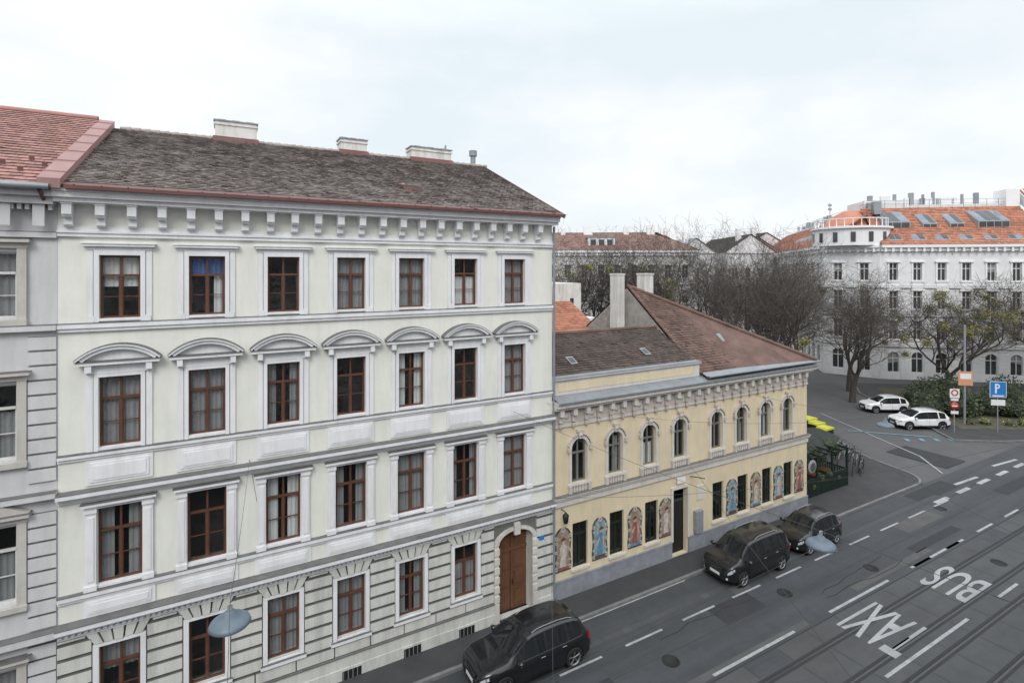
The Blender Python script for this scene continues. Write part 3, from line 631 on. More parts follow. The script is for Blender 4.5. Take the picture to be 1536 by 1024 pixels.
for i in range(28):
    a=2*pi*(i+.5)/28; p=Vector((cx+4.66*math.cos(a),cy+4.66*math.sin(a),0)); M2=Matrix.Translation(p)@Matrix.Rotation(a+pi/2,4,'Z'); r.M=M2
    if i%2==0: r.box(-.27,.27,-.03,.03,18.1,19.4,'dark_glass')
    r.M=Matrix.Identity(4)
    w.tube((cx+4.3*math.cos(a),cy+4.3*math.sin(a),20.2),(cx+4.3*math.cos(a),cy+4.3*math.sin(a),21.2),.06,.06,4,'bg_trim')
w.lathe((cx,cy,21.2),(0,0,1),[(4.2,0),(4.4,0),(4.4,.1),(4.2,.1)],28,'bg_trim',False)
r.lathe((cx+3.2,cy+1.5,19.6),(0,0,1),[(4.6,0),(3.0,2.2),(1.2,3.2),(0.1,3.3)],16,'tile_orange')
for (px,py,h) in((78.5,26,3.2),(83,23,2.6)):
    w.tube((px,py,21),(px,py,21+h),.06,.04,6,'steel_grey')
    for k in range(2): w.box(px-.3,px+.3,py-.1,py+.1,20.5+h-k*.6,20.8+h-k*.6,'bg_grey')
w.build('walls',par,True); r.build('roofs',par)

par=empty('white_apartment_block'); w=MB(); r=MB()
P=(42.0,58.5);Q=(68.1,41.7)
bg_facade(w,P,Q,[(.8,3.0),(4.9,6.9),(8.9,10.9),(13.0,15.0)],17.5,2.75,'bg_cream')
bg_facade(w,Q,(88,70),[(.8,3.0),(4.9,6.9),(8.9,10.9),(13.0,15.0)],17.5,2.75,'bg_cream')
roofface(r,P,Q,17.5,6,20.9,'tile_faded',.6,.36,(0,5)); roofface(r,Q,(88,70),17.5,6,20.9,'tile_faded',.6,.36,(5,0))
M,Lw=frame(P,Q); w.M=M
for x,b,h in((4,1.2,1.3),(9,.8,1.0),(13,1.6,1.4),(20,.9,1.2),(24,1.4,1.5),(27,.6,1)): w.box(x,x+b,5,5.8,19,20.6+h,'bg_trim')
w.box(13.5,18,1.2,4.8,17.5,19.8,'bg_white'); w.box(13.3,18.2,1.0,4.9,19.8,19.95,'bg_grey')
for i in range(3): w.box(13.9+i*1.4,14.8+i*1.4,1.15,1.19,18.0,19.4,'dark_glass')
for i in range(8): x=U(1,28); w.tube((x,5.2,20),(x,5.2,22.2),.03,.02,4,'steel_grey')
w.M=Matrix.Identity(4)
w.build('walls',par,True); r.build('roofs',par)

def gable_house(name,P,wd,dp,ze,zr,wm,rm,rot):
    par=empty(name); w=MB(); w.M=Matrix.Translation((P[0],P[1],0))@Matrix.Rotation(math.radians(rot),4,'Z')
    ops=[(x-.5,x+.5,z,z+1.8) for x in [1.6+2.6*i for i in range(int((wd-1)/2.6))] for z in(2,5.6,9.2,12.8) if z+2<ze]
    wall(w,0,wd,0,ze,0,ops,wm,.2); w.box(0,wd,.5,.52,0,ze,'interior')
    for o in ops:
        w.quad((o[0],.18,o[2]),(o[1],.18,o[2]),(o[1],.18,o[3]),(o[0],.18,o[3]),'dark_glass'); w.box(o[0]-.1,o[1]+.1,-.08,-.003,o[3]+.02,o[3]+.15,'bg_trim')
        x=(o[0]+o[1])/2; w.box(x-.05,x+.05,.1,.17,o[2],o[3],'white_frame'); w.box(o[0],o[1],.09,.17,o[2]+1.2,o[2]+1.3,'white_frame'); w.box(o[0]-.1,o[1]+.1,-.1,-.003,o[2]-.15,o[2]-.02,'bg_trim')
    w.box(0,wd,-.3,-.003,ze-.4,ze-.15,'bg_trim')
    w.quad((0,0,0),(0,0,ze),(0,dp,ze),(0,dp,0),wm); w.quad((wd,0,0),(wd,dp,0),(wd,dp,ze),(wd,0,ze),wm)
    w.add([(0,0,ze),(wd,0,ze),(wd/2,0,zr)],[(0,1,2)],wm)
    w.add([(-.3,-.3,ze-.1),(wd/2,-.3,zr+.2),(wd/2,dp,zr+.2),(-.3,dp,ze-.1)],[(0,1,2,3)],rm); w.add([(wd+.3,-.3,ze-.1),(wd+.3,dp,ze-.1),(wd/2,dp,zr+.2),(wd/2,-.3,zr+.2)],[(0,1,2,3)],rm)
    w.box(wd*.3,wd*.3+.9,2,2.9,ze,zr+1.4,'bg_trim'); w.build('house_body',par)
gable_house('gabled_house',(80.5,57.5),8,20,18.0,20.6,'bg_white','bg_grey',-20)
gable_house('gabled_house',(89,52.5),9.5,22,18.0,21.3,'bg_white','tile_faded',-30)
gable_house('pink_house',(100,58),8,20,19.0,21.5,'bg_pink','tile_orange',-25)
gable_house('gabled_house',(106,62),12,20,19.5,22.8,'bg_white','tile_orange',-25)
par=empty('distant_row_houses'); w=MB(); bg_facade(w,(60,110),(150,70),[(1,3),(5,7),(9,11),(13,15)],17,3,'bg_white'); w.build('walls',par,True)
par=empty('opposite_apartment_building'); w=MB(); r=MB()
bg_facade(w,(70,-25.5),(-50,-25.5),[(1,3.4),(5.2,7.4),(9.2,11.4),(13.2,15.2)],17.2,2.7,'opp_plaster'); roofface(r,(70,-25.5),(-50,-25.5),17.2,6,20.5,'tile_faded',.6,.8)
w.build('walls',par,True); r.build('roof',par)

# ------------------------------------------------------------ GROUND
def sheet(name,pts,z,m,th=None):
    b=MB()
    if th: b.slab(pts,z-th,z,m)
    else: b.add([(p[0],p[1],z) for p in pts],[tuple(range(len(pts)))],m)
    return b.build(name)
sheet('ground',[(-600,-600),(900,-600),(900,900),(-600,900)],-.03,'plaza_asphalt')
sheet('road',[(-120,-16),(300,-16),(300,-1.5),(-120,-1.5)],-.0,'asphalt')
sheet('tram_track_bed',[(-120,-12.0),(300,-12.0),(300,-6.35),(-120,-6.35)],.004,'track_paving')
def arc(cx,cy,r,a0,a1,n=8): return [(cx+r*math.cos(math.radians(a0+(a1-a0)*i/n)),cy+r*math.sin(math.radians(a0+(a1-a0)*i/n))) for i in range(n+1)]
edge=arc(40.6,.5,1.9,-90,-12)+[(43.0,2.6),(44.2,5.0),(46.6,8.0),(49.5,13.0),(51,20),(51,26)]
side=[(-120,-1.42)]+edge+[(45,40),(31,40),(30.75,-.05),(-120,-.05)]
sheet('sidewalk',[(a,b) for a,b in side][:],.11,'sidewalk',.14)
kb=MB(); pk=[(-120,-1.42)]+edge
def kerbline(kb,P,wd=.14,h=.12):
    for i in range(len(P)-1):
        a=Vector((*P[i],0));b=Vector((*P[i+1],0)); d=(b-a).normalized(); nn=Vector((d.y,-d.x,0))
        p=[a,b,b+nn*wd,a+nn*wd]; kb.slab([(q.x,q.y) for q in p],-.02,h,'kerb')
kerbline(kb,pk); kb.build('kerb')
sheet('sidewalk',[(-120,-25.5),(300,-25.5),(300,-15.6),(-120,-15.6)],.11,'sidewalk',.14)
isl=[(54.0,1.6),(57,-.4),(62,-2.8),(74,-9.5),(95,-20),(110,-20),(92,1),(78,12),(70,18),(64.5,14.5),(61,9.3),(56.5,4.5)]
sheet('traffic_island',isl,.12,'sidewalk',.15)
kb=MB(); kerbline(kb,isl[::1]+[isl[0]]); kb.build('kerb')
sheet('garden_bed',[(58,2.6),(62,.2),(74,-6.5),(90,-14),(96,-12),(86,2),(75,10.5),(69,15),(65.5,12),(60.5,5)],.135,'earth')
rm=MB(); Zp=.012
def dash(xa,xb,D,wd=.12): y=-19+D; rm.quad((xa,y-wd/2,Zp),(xb,y-wd/2,Zp),(xb,y+wd/2,Zp),(xa,y+wd/2,Zp),'road_paint')
for i in range(-6,3): dash(15.3+i*7.1,20.0+i*7.1,12.86)
x=29.2
while x<70: dash(x,x+1.9,12.86+.0); x+=3.6
x=-20
while x<38: dash(x,x+1.9,15.5,.10); x+=3.05
for i in range(7): dash(38.6+i*3,40.2+i*3,15.7,.28)
for a,b in((-20,4),(12.6,18.8),(25.5,31.0)): dash(a,b,17.45,.10)
for D,a,b in((9.85,-2,8),(9.85,13.5,19.5),(9.85,20.6,27),(9.85,30,32),(9.85,35,37),(9.85,40,42)): dash(a,b,D,.12)
def seg(p,q,wd,m='road_paint'):
    a=Vector((*p,0));b=Vector((*q,0));d=(b-a).normalized();nn=Vector((d.y,-d.x,0))*wd/2
    rm.quad(*[(v.x,v.y,Zp-.004) for v in(a-nn,b-nn,b+nn,a+nn)],m)
seg((44.6,-1.3),(47.2,1.2),.12); seg((47.2,1.2),(52.5,12.0),.12); seg((43.0,-2.6),(46.0,-2.75),.2); seg((49.5,-2.4),(52.8,-2.7),.2)
for i in range(4): seg((50.5+i*1.1,3.4-i*.6),(51.0+i*1.1,3.9-i*.6),.35,'bike_paint')
seg((49,7.5),(53.5,3.0),.2,'bike_paint')
rm.build('road_markings')
def roadtext(s,x,y,name,sc):
    cu_=bpy.data.curves.new(name,'FONT'); cu_.body=s; cu_.align_x='CENTER'; cu_.size=1; cu_.offset=.012
    o=bpy.data.objects.new(name+'_src',cu_); scene.collection.objects.link(o)
    dg=bpy.context.evaluated_depsgraph_get(); me=bpy.data.meshes.new_from_object(o.evaluated_get(dg)); bpy.data.objects.remove(o)
    me.materials.clear(); me.materials.append(MATS['road_paint']); ob=bpy.data.objects.new(name,me); scene.collection.objects.link(ob)
    ob.location=(x,y,.014); ob.rotation_euler=(0,0,pi/2); ob.scale=(sc[0],sc[1],1)
roadtext('TAXI',24.8,-7.75,'taxi_lane_marking',(1.0,4.2)); roadtext('BUS',30.9,-7.75,'bus_lane_marking',(1.08,3.9))
rl=MB()
for D in(11.75,10.3,9.3,7.87):
    y=-19+D
    rl.box(-120,300,y-.035,y+.035,.0,.011,'rail'); rl.box(-120,300,y+.036,y+.075,.0,.0075,'rail_groove'); rl.box(-120,300,y-.13,y-.036,.0,.0068,'patch'); rl.box(-120,300,y+.076,y+.16,.0,.0068,'patch')
rl.build('tram_rails')
jt=MB()
for i in range(60):
    x=-10+i*1.9
    for ya,yb in((-12,-11.3),(-10.97,-9.87),(-9.5,-8.86),(-8.5,-7.42),(-7.05,-6.37)):
        jt.quad((x,ya,.0075),(x+.035,ya,.0075),(x+.035,yb,.0075),(x,yb,.0075),'patch')
        if U(0,1)<.12: jt.quad((x+.04,ya,.0062),(x+1.89,ya,.0062),(x+1.89,yb,.0062),(x+.04,yb,.0062),random.choice(['patch_light','asphalt']))
jt.box(-120,300,-6.36,-6.30,0,.0075,'patch')
i=0
while i<120:
    x=-20+i*.5; jt.quad((x,-2.95,.005),(x+.46,-2.95,.005),(x+.46,-2.70,.005),(x,-2.70,.005),'patch_light' if (8<x<19 and U(0,1)<.6) else 'track_paving'); i+=1
for (x,y,a,b,m) in((18,-4.6,2.5,1.1,'patch'),(31,-5.6,5,.5,'patch'),(33,-4.4,4,.9,'patch_light'),(6,-5.0,6,.6,'patch'),(44,-5,6,.8,'patch'),(25,-5.9,7,.35,'patch_light'),(12,-6.2,9,.3,'patch_light'),(38,-2.9,5,1.1,'patch'),(46,-1,3,4,'patch'),(20,-3.4,1.1,.7,'patch_light')):
    jt.quad((x,y,.0045),(x+a,y,.0045),(x+a,y+b,.0045),(x,y+b,.0045),m)
for k in range(9):
    x=U(0,45);y=U(-6.1,-3.3)
    for s in range(7):
        x2=x+U(.4,1.2); y2=y+U(-.18,.18); jt.quad((x,y-.02,.0052),(x2,y2-.02,.0052),(x2,y2+.02,.0052),(x,y+.02,.0052),'rail_groove'); x,y=x2,y2
jt.build('paving_joints')
mh=MB()
for (x,y) in((27.5,-5.2),(14.5,-4.9),(38,-3.8),(33.5,-8),(22,-4.4)): mh.lathe((x,y,.006),(0,0,1),[(.33,0),(.33,.004),(.28,.004),(.28,.002),(0,.003)],18,'rail_groove')
mh.build('manhole_covers')

# ------------------------------------------------------------ CARS
def interp(t,X,Y):
    if t<=X[0]: return Y[0]
    for i in range(len(X)-1):
        if t<=X[i+1]:
            k=(t-X[i])/(X[i+1]-X[i]); return Y[i]+(Y[i+1]-Y[i])*k
    return Y[-1]
def car(name,loc,heading,L,H,W,paint,kind='suv'):
    par=empty(name); par.location=loc; par.rotation_euler=(0,0,math.radians(heading))
    b=MB(); van=kind=='van'
    if van: TX=[0,.010,.025,.05,.09,.2,.45,.60,.67,.83,.865,.93,.97,.99,1]; TZ=[.40,.52,.62,.86,.96,.995,1.0,.975,.93,.64,.61,.575,.52,.43,.34]
    else: TX=[0,.012,.035,.10,.16,.3,.45,.55,.61,.755,.79,.88,.94,.975,.99,1]; TZ=[.42,.54,.64,.90,.965,1.0,.995,.965,.92,.665,.635,.61,.575,.52,.44,.36]
    def sm(f,t,d=.010): return (f(t-2*d)+2*f(t-d)+3*f(t)+2*f(t+d)+f(t+2*d))/9
    ztop=lambda t:sm(lambda q:interp(q,TX,TZ),t,.006)*H
    beltc=lambda t:interp(t,[0,.05,.12,.5,.80,.9,1],[.60,.635,.625,.60,.575,.55,.5])*H
    belt=lambda t:min(beltc(t),ztop(t)-.03*H)
    hw=lambda t:sm(lambda q:interp(q,[0,.01,.04,.12,.3,.7,.85,.92,.96,.985,1],[.72,.82,.92,.98,1,1,.975,.93,.86,.74,.60]),t,.008)*W/2
    t1,t2=.19,.805; rw=.213*H if not van else .195*H
    ra=rw*1.16; NS=150; P=[]; np_=13
    for i in range(NS+1):
        t_=i/NS; x=(t_-.5)*L; w_=hw(t_); zb=interp(t_,[0,.03,.1,.9,.97,1],[.28,.19,.14,.13,.17,.24])*H; zt=ztop(t_); bl=belt(t_); cab=(zt-beltc(t_))/(.36*H); c=max(0,min(1,cab))
        ar=zb
        for tw in(t1,t2):
            dx=x-(tw-.5)*L
            if abs(dx)<ra: ar=max(ar,rw+math.sqrt(ra*ra-dx*dx))
        lo=max(zb+.03,ar); s1=lo+(bl-lo)*.22; s2=lo+(bl-lo)*.6; s3=lo+(bl-lo)*.88
        wr=w_*(.93-.20*c); zs=bl+(zt-bl)*(.55+.30*c)
        P.append([(0,zb+.03),(w_*.8,zb+.01),(w_*.975,lo),(w_*.998,s1),(w_*1.0,s2),(w_*.992,s3),(w_*.955,bl),(w_*.945,bl+.012),(wr,zs),(wr*.95,bl+(zt-bl)*(.80+.13*c)),(wr*.83,zt-.018*H*(.4+.6*c)),(wr*.45,zt-.003*H),(0,zt)])
    ws=(.555,.765) if not van else (.635,.835); rg=(.035,.125) if not van else (.022,.07); sgl=(.115,.70) if not van else (.075,.775)
    for sgn in(1,-1):
        vs=[((i/NS-.5)*L,sgn*p[0],p[1]) for i in range(NS+1) for p in P[i]]; G={}
        for i in range(NS):
            t_=(i+.5)/NS
            for j in range(np_-1):
                m=paint; hgt=ztop(t_)-beltc(t_)
                if j==7 and sgl[0]<t_<sgl[1] and hgt>.10*H: m='car_glass' if not(.43<t_<.445) else 'blackplastic'
                if j==7 and (.235<t_<.255): m=paint if not van else 'blackplastic'
                if j in(10,11) and (ws[0]+.01<t_<ws[1]-.02 or rg[0]<t_<rg[1]): m='car_glass'
                if j==9 and (ws[0]+.03<t_<ws[1]-.03 or rg[0]<t_<rg[1]): m='car_glass'
                if j<=2: m='blackplastic'
                f=(i*np_+j,(i+1)*np_+j,(i+1)*np_+j+1,i*np_+j+1)
                if sgn>0: f=f[::-1]
                G.setdefault(m,[]).append(f)
        for m,fs in G.items(): b.add(vs,fs,m,smooth=True)
        for i in(0,NS): b.add([((i/NS-.5)*L,sgn*p[0],p[1]) for p in P[i]],[tuple(range(np_))],'blackplastic' if i else paint)
    b.build('body',par)
    d=MB(); hf=W/2
    for s in(-1,1):
        vs=[];n=10
        for k in range(n+1):
            t=.925+.062*k/n; i=int(round(t*NS)); p3,p5=P[i][4],P[i][5]; p6=P[i][6]
            x=(i/NS-.5)*L
            lo_=(p3[0]+.012,p3[1]+(p5[1]-p3[1])*(.35 if k>2 else .7)); hi=(p6[0]*.5+p5[0]*.5+.012,(p5[1]+p6[1])/2)
            vs+=[(x+.012,s*lo_[0],lo_[1]),(x+.012,s*hi[0],hi[1])]
        d.add(vs,[(2*k,2*k+2,2*k+3,2*k+1) for k in range(n)],'headlight',smooth=True)
        d.lathe((L*.5-.045,s*hf*.66,.25*H),(1,s*.3,0),[(0,.03),(.055,.025),(.065,-.02)],10,'headlight')
        vs=[];n=8
        for k in range(n+1):
            t=.008+.050*k/n; i=int(round(t*NS)); p4,p6=P[i][4],P[i][6]; x=(i/NS-.5)*L
            vs+=[(x-.01,s*(p4[0]+.012),p4[1]+(p6[1]-p4[1])*.25),(x-.01,s*(p6[0]+.015),p6[1]-.01)]
        d.add(vs,[(2*k,2*k+2,2*k+3,2*k+1) for k in range(n)],'lamp_red',smooth=True)
        mx=(.69-.5)*L if not van else (.755-.5)*L
        d.lathe((mx,s*(hf+.10),beltc(.69)+.07),(.15,s,0),[(0,-.12),(.065,-.10),(.09,0),(.07,.10),(0,.12)],10,paint)
        ex=(-.33*L,.04*L)
        pts=[]
        for k in range(9):
            x=ex[0]+(ex[1]-ex[0])*k/8; i=int(round((x/L+.5)*NS)); pts.append((x,s*P[i][10][0],P[i][10][1]+(.0 if k in(0,8) else .05)))
        for k in range(8): d.tube(pts[k],pts[k+1],.015,.015,6,'steel_grey')
        for td in(.245,.438,.685 if not van else .73):
            i=int(td*NS)
            for j in range(2,6):
                a,b_=P[i][j],P[i][j+1]; x=(i/NS-.5)*L
                d.add([(x,s*(a[0]+.004),a[1]),(x+.012,s*(a[0]+.004),a[1]),(x+.012,s*(b_[0]+.004),b_[1]),(x,s*(b_[0]+.004),b_[1])],[(0,1,2,3)],'blackplastic')
        for td in(.27,.465):
            i=int(td*NS); p=P[i][5]; x=(td-.5)*L; d.tube((x,s*(p[0]+.022),p[1]-.02),(x+.17,s*(p[0]+.022),p[1]-.02),.013,.013,6,'steel_grey')
        for i in range(int(sgl[0]*NS),int(sgl[1]*NS)):
            a,b_=P[i][6],P[i+1][6]; x=(i/NS-.5)*L; x2=((i+1)/NS-.5)*L
            d.add([(x,s*(a[0]+.006),a[1]-.008),(x2,s*(b_[0]+.006),b_[1]-.008),(x2,s*(b_[0]),b_[1]+.018),(x,s*(a[0]),a[1]+.018)],[(0,1,2,3)],'chrome' if not van and paint=='car_black' else 'blackplastic')
        for tw in(t1,t2):
            xc=(tw-.5)*L; yo=s*(hf-.015); tw_=.22
            d.lathe((xc,yo,rw),(0,s,0),[(rw*.6,-tw_),(rw*.96,-tw_),(rw,-tw_+.03),(rw,-.04),(rw*.97,-.01),(rw*.90,.004),(rw*.72,0),(rw*.70,-.03)],32,'tyre')
            d.lathe((xc,yo,rw),(0,s,0),[(rw*.72,.002),(rw*.67,.0),(rw*.64,-.06)],32,'rim'); d.lathe((xc,yo,rw),(0,s,0),[(rw*.65,-.08),(0,-.08)],20,'blackplastic')
            for k in range(5):
                a=2*pi*k/5+.3
                for da in(-.12,.12): d.tube((xc+rw*.10*math.cos(a),yo-s*.03,rw+rw*.10*math.sin(a)),(xc+rw*.66*math.cos(a+da),yo-s*.02,rw+rw*.66*math.sin(a+da)),.022,.018,5,'rim')
            d.lathe((xc,yo,rw),(0,s,0),[(rw*.16,-.04),(rw*.15,-.01),(0,-.005)],12,'rim')
            d.lathe((xc,s*(hf-.30),rw),(0,s,0),[(0,0),(ra*.99,0),(ra*.99,.24)],32,'blackplastic')
    xg=L*.5
    d.box(xg-.05,xg+.004,-hf*.45,hf*.45,.36*H,.47*H,'blackplastic')
    for k in range(3): d.box(xg+.005,xg+.014,-hf*.44,hf*.44,(.375+.032*k)*H,(.383+.032*k)*H,'chrome')
    d.box(xg+.0,xg+.018,-.26,.26,.265*H,.33*H,'plate'); d.box(xg-.08,xg-.004,-hf*.58,hf*.58,.19*H,.26*H,'blackplastic')
    d.box(-xg-.014,-xg-.002,-.26,.26,.44*H,.51*H,'plate'); d.box(-xg-.02,-xg+.1,-hf*.72,hf*.72,.24*H,.32*H,'blackplastic')
    d.build('fittings',par)
car('black_suv_car',(9.75,-2.52,0),180,4.65,1.68,1.9,'car_black')
car('black_van_car',(22.15,-2.35,0),180,4.5,1.80,1.85,'car_black','van')
car('black_hatchback_car',(27.2,-2.25,0),180,3.75,1.55,1.75,'car_black')
car('white_suv_car',(59.0,9.4,-.03),148,4.3,1.62,1.8,'car_white'); car('white_suv_car',(55.8,5.0,-.03),150,4.75,1.68,1.85,'car_white')

# ------------------------------------------------------------ TREES
def tree_mesh(seed,H,Wd,leaf=0):
    rd=random.Random(seed); b=MB(); ends=[]
    NC=[5,7,6,5,3]
    def br(p,d,L_,r,lev):
        n=[4,5,4,3,2,1][lev]; k=[8,6,4,3,3,3][lev]; pts=[p]; rr=[r]
        for i in range(n):
            wob=[.10,.22,.30,.35,.4,.4][lev]
            d=(d+Vector((rd.uniform(-wob,wob),rd.uniform(-wob,wob),rd.uniform(-wob*.6,wob*.7)+(.05 if lev in(1,2) else 0)))).normalized()
            p=p+d*L_/n; pts.append(p); rr.append(r*(1-(.35 if lev==0 else .6)*(i+1)/n))
        for i in range(n): b.tube(pts[i],pts[i+1],rr[i],rr[i+1],k,'bark' if lev<3 else 'twig')
        if lev>=5: return
        if lev==4: ends.append(pts[-1])
        nc=NC[lev]
        for c in range(nc):
            f=(rd.uniform(.7,1.0) if lev==0 else rd.uniform(.25,1.0)) if c else 1.0; i=min(n-1,int(f*n)); q=pts[i].lerp(pts[i+1],f*n-i)
            az=2*pi*(c+rd.random()*.6)/nc; side=d.orthogonal().normalized(); side=Matrix.Rotation(az,3,d)@side
            ang=rd.uniform(.40,.75) if lev==0 else rd.uniform(.45,1.05)
            nd=(d*math.cos(ang)+side*math.sin(ang)+Vector((0,0,.22 if lev<3 else .05))).normalized()
            ln=L_*(rd.uniform(1.4,1.9) if lev==0 else rd.uniform(.48,.72))
            br(q,nd,ln,max(.0115,rr[i]*rd.uniform(.50,.70)),lev+1)
    br(Vector((0,0,-.2)),Vector((0,0,1)),H*.24,H*.021,0)
    zs=sorted(v[2] for v in b.v); zmax=zs[int(len(zs)*.998)]; sx=sorted(math.hypot(v[0],v[1]) for v in b.v)[int(len(b.v)*.96)]
    s=H/zmax; sh=(Wd/2)/sx; b.v=[(x*sh,y*sh,z*s) for x,y,z in b.v]; ends=[Vector((e.x*sh,e.y*sh,e.z*s)) for e in ends]
    for cl in range(leaf):
        c=rd.choice(ends); R=rd.uniform(.3,.8)
        for i in range(200):
            v=Vector((rd.gauss(0,.45),rd.gauss(0,.45),rd.gauss(0,.4)))*R+c; a=Vector((rd.uniform(-1,1),rd.uniform(-1,1),rd.uniform(-1,1))).normalized(); e=a.orthogonal().normalized(); q=.085
            b.add([tuple(v-a*q),tuple(v+e*q*.5),tuple(v+a*q),tuple(v-e*q*.5)],[(0,1,2,3)],'leaf_yellow' if rd.random()<.6 else 'leaf_green')
    return b
T={}
for k,(sd,H,W_,lf) in {'a':(3,16,17,2),'b':(11,12.5,17,34),'c':(21,17,14,0),'d':(33,15,13,12)}.items():
    ob=tree_mesh(sd,H,W_,lf).build('bare_tree'); T[k]=ob.data; bpy.data.objects.remove(ob)
def tree(k,x,y,rot,s=1,sz=None):
    o=bpy.data.objects.new('bare_tree',T[k]); scene.collection.objects.link(o); o.location=(x,y,0); o.rotation_euler=(0,0,rot); o.scale=(s,s,sz or s)
tree('a',46.8,10.5,.3,1.08,1.14); tree('c',52,18.5,2.0,1.05,1.12); tree('b',70.3,8.4,1.0,1.05); tree('b',81.5,2.0,3.0,1.15)
tree('a',65,16.0,4.0,.92); tree('c',55.2,27,.5,1.1,1.18); tree('d',48.8,34,1.5,1.28,1.34); tree('d',39.5,38.5,.2,1.35,1.38); tree('a',44.5,36.5,5,1.2,1.24); tree('c',63,25,3.1,1.02); tree('a',60,31,1.1,1.12); tree('d',90,-6,1.1,1.0); tree('d',58,20,2.4,1.12); tree('a',60,13,2.2,.95,.9); tree('c',52,33,3.3,1.2,1.22)

def foliage(name,clumps,m1,m2,dens=420,q=.10):
    b=MB()
    for (x,y,z,rx,ry_,rz_) in clumps:
        b.lathe((x,y,z-rz_*.8),(0,0,1),[(rx*.3,0),(rx*.62,rz_*.4),(rx*.66,rz_*.9),(rx*.4,rz_*1.3),(0,rz_*1.45)],8,m2,smooth=False)
        for i in range(int(dens*rx*rz_)):
            d=Vector((random.gauss(0,1),random.gauss(0,1),random.gauss(0,1))).normalized()*U(.62,1.08)
            v=Vector((x+d.x*rx,y+d.y*ry_,max(.05,z+d.z*rz_))); a=Vector((U(-1,1),U(-1,1),U(-1,1))).normalized(); e=a.orthogonal().normalized(); s=q*U(.6,1.4)
            b.add([tuple(v-a*s),tuple(v+e*s*.6),tuple(v+a*s),tuple(v-e*s*.6)],[(0,1,2,3)],m1 if U(0,1)<.45 else m2)
    return b.build(name)
cl=[]
for i in range(18):
    f=i/17; x=61.5+ (85-61.5)*f+U(-.5,.5); y=6.4-15.8*f+U(-.6,.6); cl.append((x,y,U(.7,1.2),U(1.1,2.0),U(1.0,1.7),U(1.0,1.7)))
foliage('garden_hedge',cl,'leaf_green','leaf_dark',300,.12)
foliage('evergreen_shrub',[(66,8.5,1.3,1.8,1.6,1.6),(68,7.6,1.6,2.0,1.6,1.8),(71.5,4.0,1.5,2.0,1.7,1.9),(64,8.8,1.1,1.5,1.3,1.3),(76,1,1.7,2.4,2,2.0),(80,-2,1.6,2.2,2,1.9),(63,5.2,.9,1.3,1.1,1.1)],'leaf_green','leaf_dark',300,.12)
foliage('low_shrub',[(60.5+i*1.3,2.6-i*.75+U(-.5,.5),.35,U(.4,.8),U(.4,.7),U(.3,.6)) for i in range(12)],'leaf_yellow','leaf_green',500,.07)

# ------------------------------------------------------------ STREET FURNITURE
def hanging_lamp(x,y,z,anchor,anchor2,s=1.0):
    par=empty('hanging_street_lamp'); b=MB()
    b.lathe((x,y,z),(0,0,1),[(.31*s,-.07*s),(.325*s,-.055*s),(.30*s,.0),(.22*s,.055*s),(.10*s,.085*s),(.08*s,.16*s),(.0,.17*s)],28,'lamp_blue')
    b.lathe((x,y,z-.07*s),(0,0,1),[(0,-.05*s),(.14*s,-.04*s),(.24*s,.0)],20,'curtain_grey')
    b.box(x-.04,x+.04,y-.02,y+.02,z+.17*s,z+.28*s,'steel_grey'); b.build('lamp_head',par)
    c=MB(); top=Vector((x,y,z+.28*s))
    for A in(anchor,anchor2):
        A=Vector(A); n=8; prev=A
        for i in range(1,n+1):
            f=i/n; p=A.lerp(top,f)-Vector((0,0,.25*math.sin(pi*f)*.6)); 
            if i==n:p=top
            c.tube(prev,p,.006,.006,4,'wire'); prev=p
    c.build('span_wire',par)
hanging_lamp(.1,-9.0,8.58,(.75,0,8.3),(-.3,-25.4,9.6)); hanging_lamp(12.2,-11.8,8.1,(10.5,0,8.6),(13.3,-25.4,9.2)); hanging_lamp(23.8,-7.6,8.1,(22.9,0,8.3),(24.6,-25.4,8.8))
wr=MB()
def wire(p,q,sag,rad=.009,n=24):
    p=Vector(p);q=Vector(q);pr=p
    for i in range(1,n+1):
        f=i/n; c=p.lerp(q,f)-Vector((0,0,4*sag*f*(1-f))); wr.tube(pr,c,rad,rad,4,'wire'); pr=c
wire((-2,-10.0,5.9),(60,-8.0,5.9),.0,.006); wire((-2,-10.4,5.9),(60,-10.6,5.9),.0,.006)
wire((-4,-25.4,7.5),(12.4,0,4.4),.4,.008); wire((3,-25.4,7.6),(21,0,4.4),.5,.007); wire((12.47,-.05,4.6),(31,-9,6.4),.6,.007); wire((14,-25.4,7.2),(30.7,0,5.4),.5,.007)
wire((12.2,0,8.7),(22.9,-7.6,8.5),.5,.006); wire((.75,0,8.3),(1.2,0,5.4),0,.008)
wr.build('overhead_wires')

def pole(b,x,y,z0,z1,r=.04,m='steel_grey'): b.tube((x,y,z0),(x,y,z1),r,r,8,m,caps=True)
RS=Matrix.Rotation(math.radians(-38),4,'Z')
par=empty('parking_sign'); b=MB(); x,y=59.6,.64; pole(b,x,y,.1,4.6)
b.M=Matrix.Translation((x,y,0))@RS
b.box(-.65,.65,-.06,-.045,3.2,4.6,'sign_white'); b.box(-.61,.61,-.065,-.0605,3.24,4.56,'sign_blue'); 
b.box(-.25,-.12,-.072,-.066,3.55,4.4,'sign_white'); b.ring(-.08,4.18,.1,.22,-.072,-.066,-pi/2,pi/2,8,'sign_white'); b.box(-.119,-.08,-.072,-.066,4.28,4.4,'sign_white'); b.box(-.119,-.08,-.072,-.066,3.96,4.08,'sign_white'); b.box(-.45,.45,-.072,-.066,3.3,3.4,'sign_white')
b.box(-.55,.55,-.06,-.045,2.5,3.0,'sign_white'); b.build('sign',par)
par=empty('no_parking_sign'); b=MB(); x,y=56.3,2.5; pole(b,x,y,.1,4.0)
b.M=Matrix.Translation((x,y,0))@RS
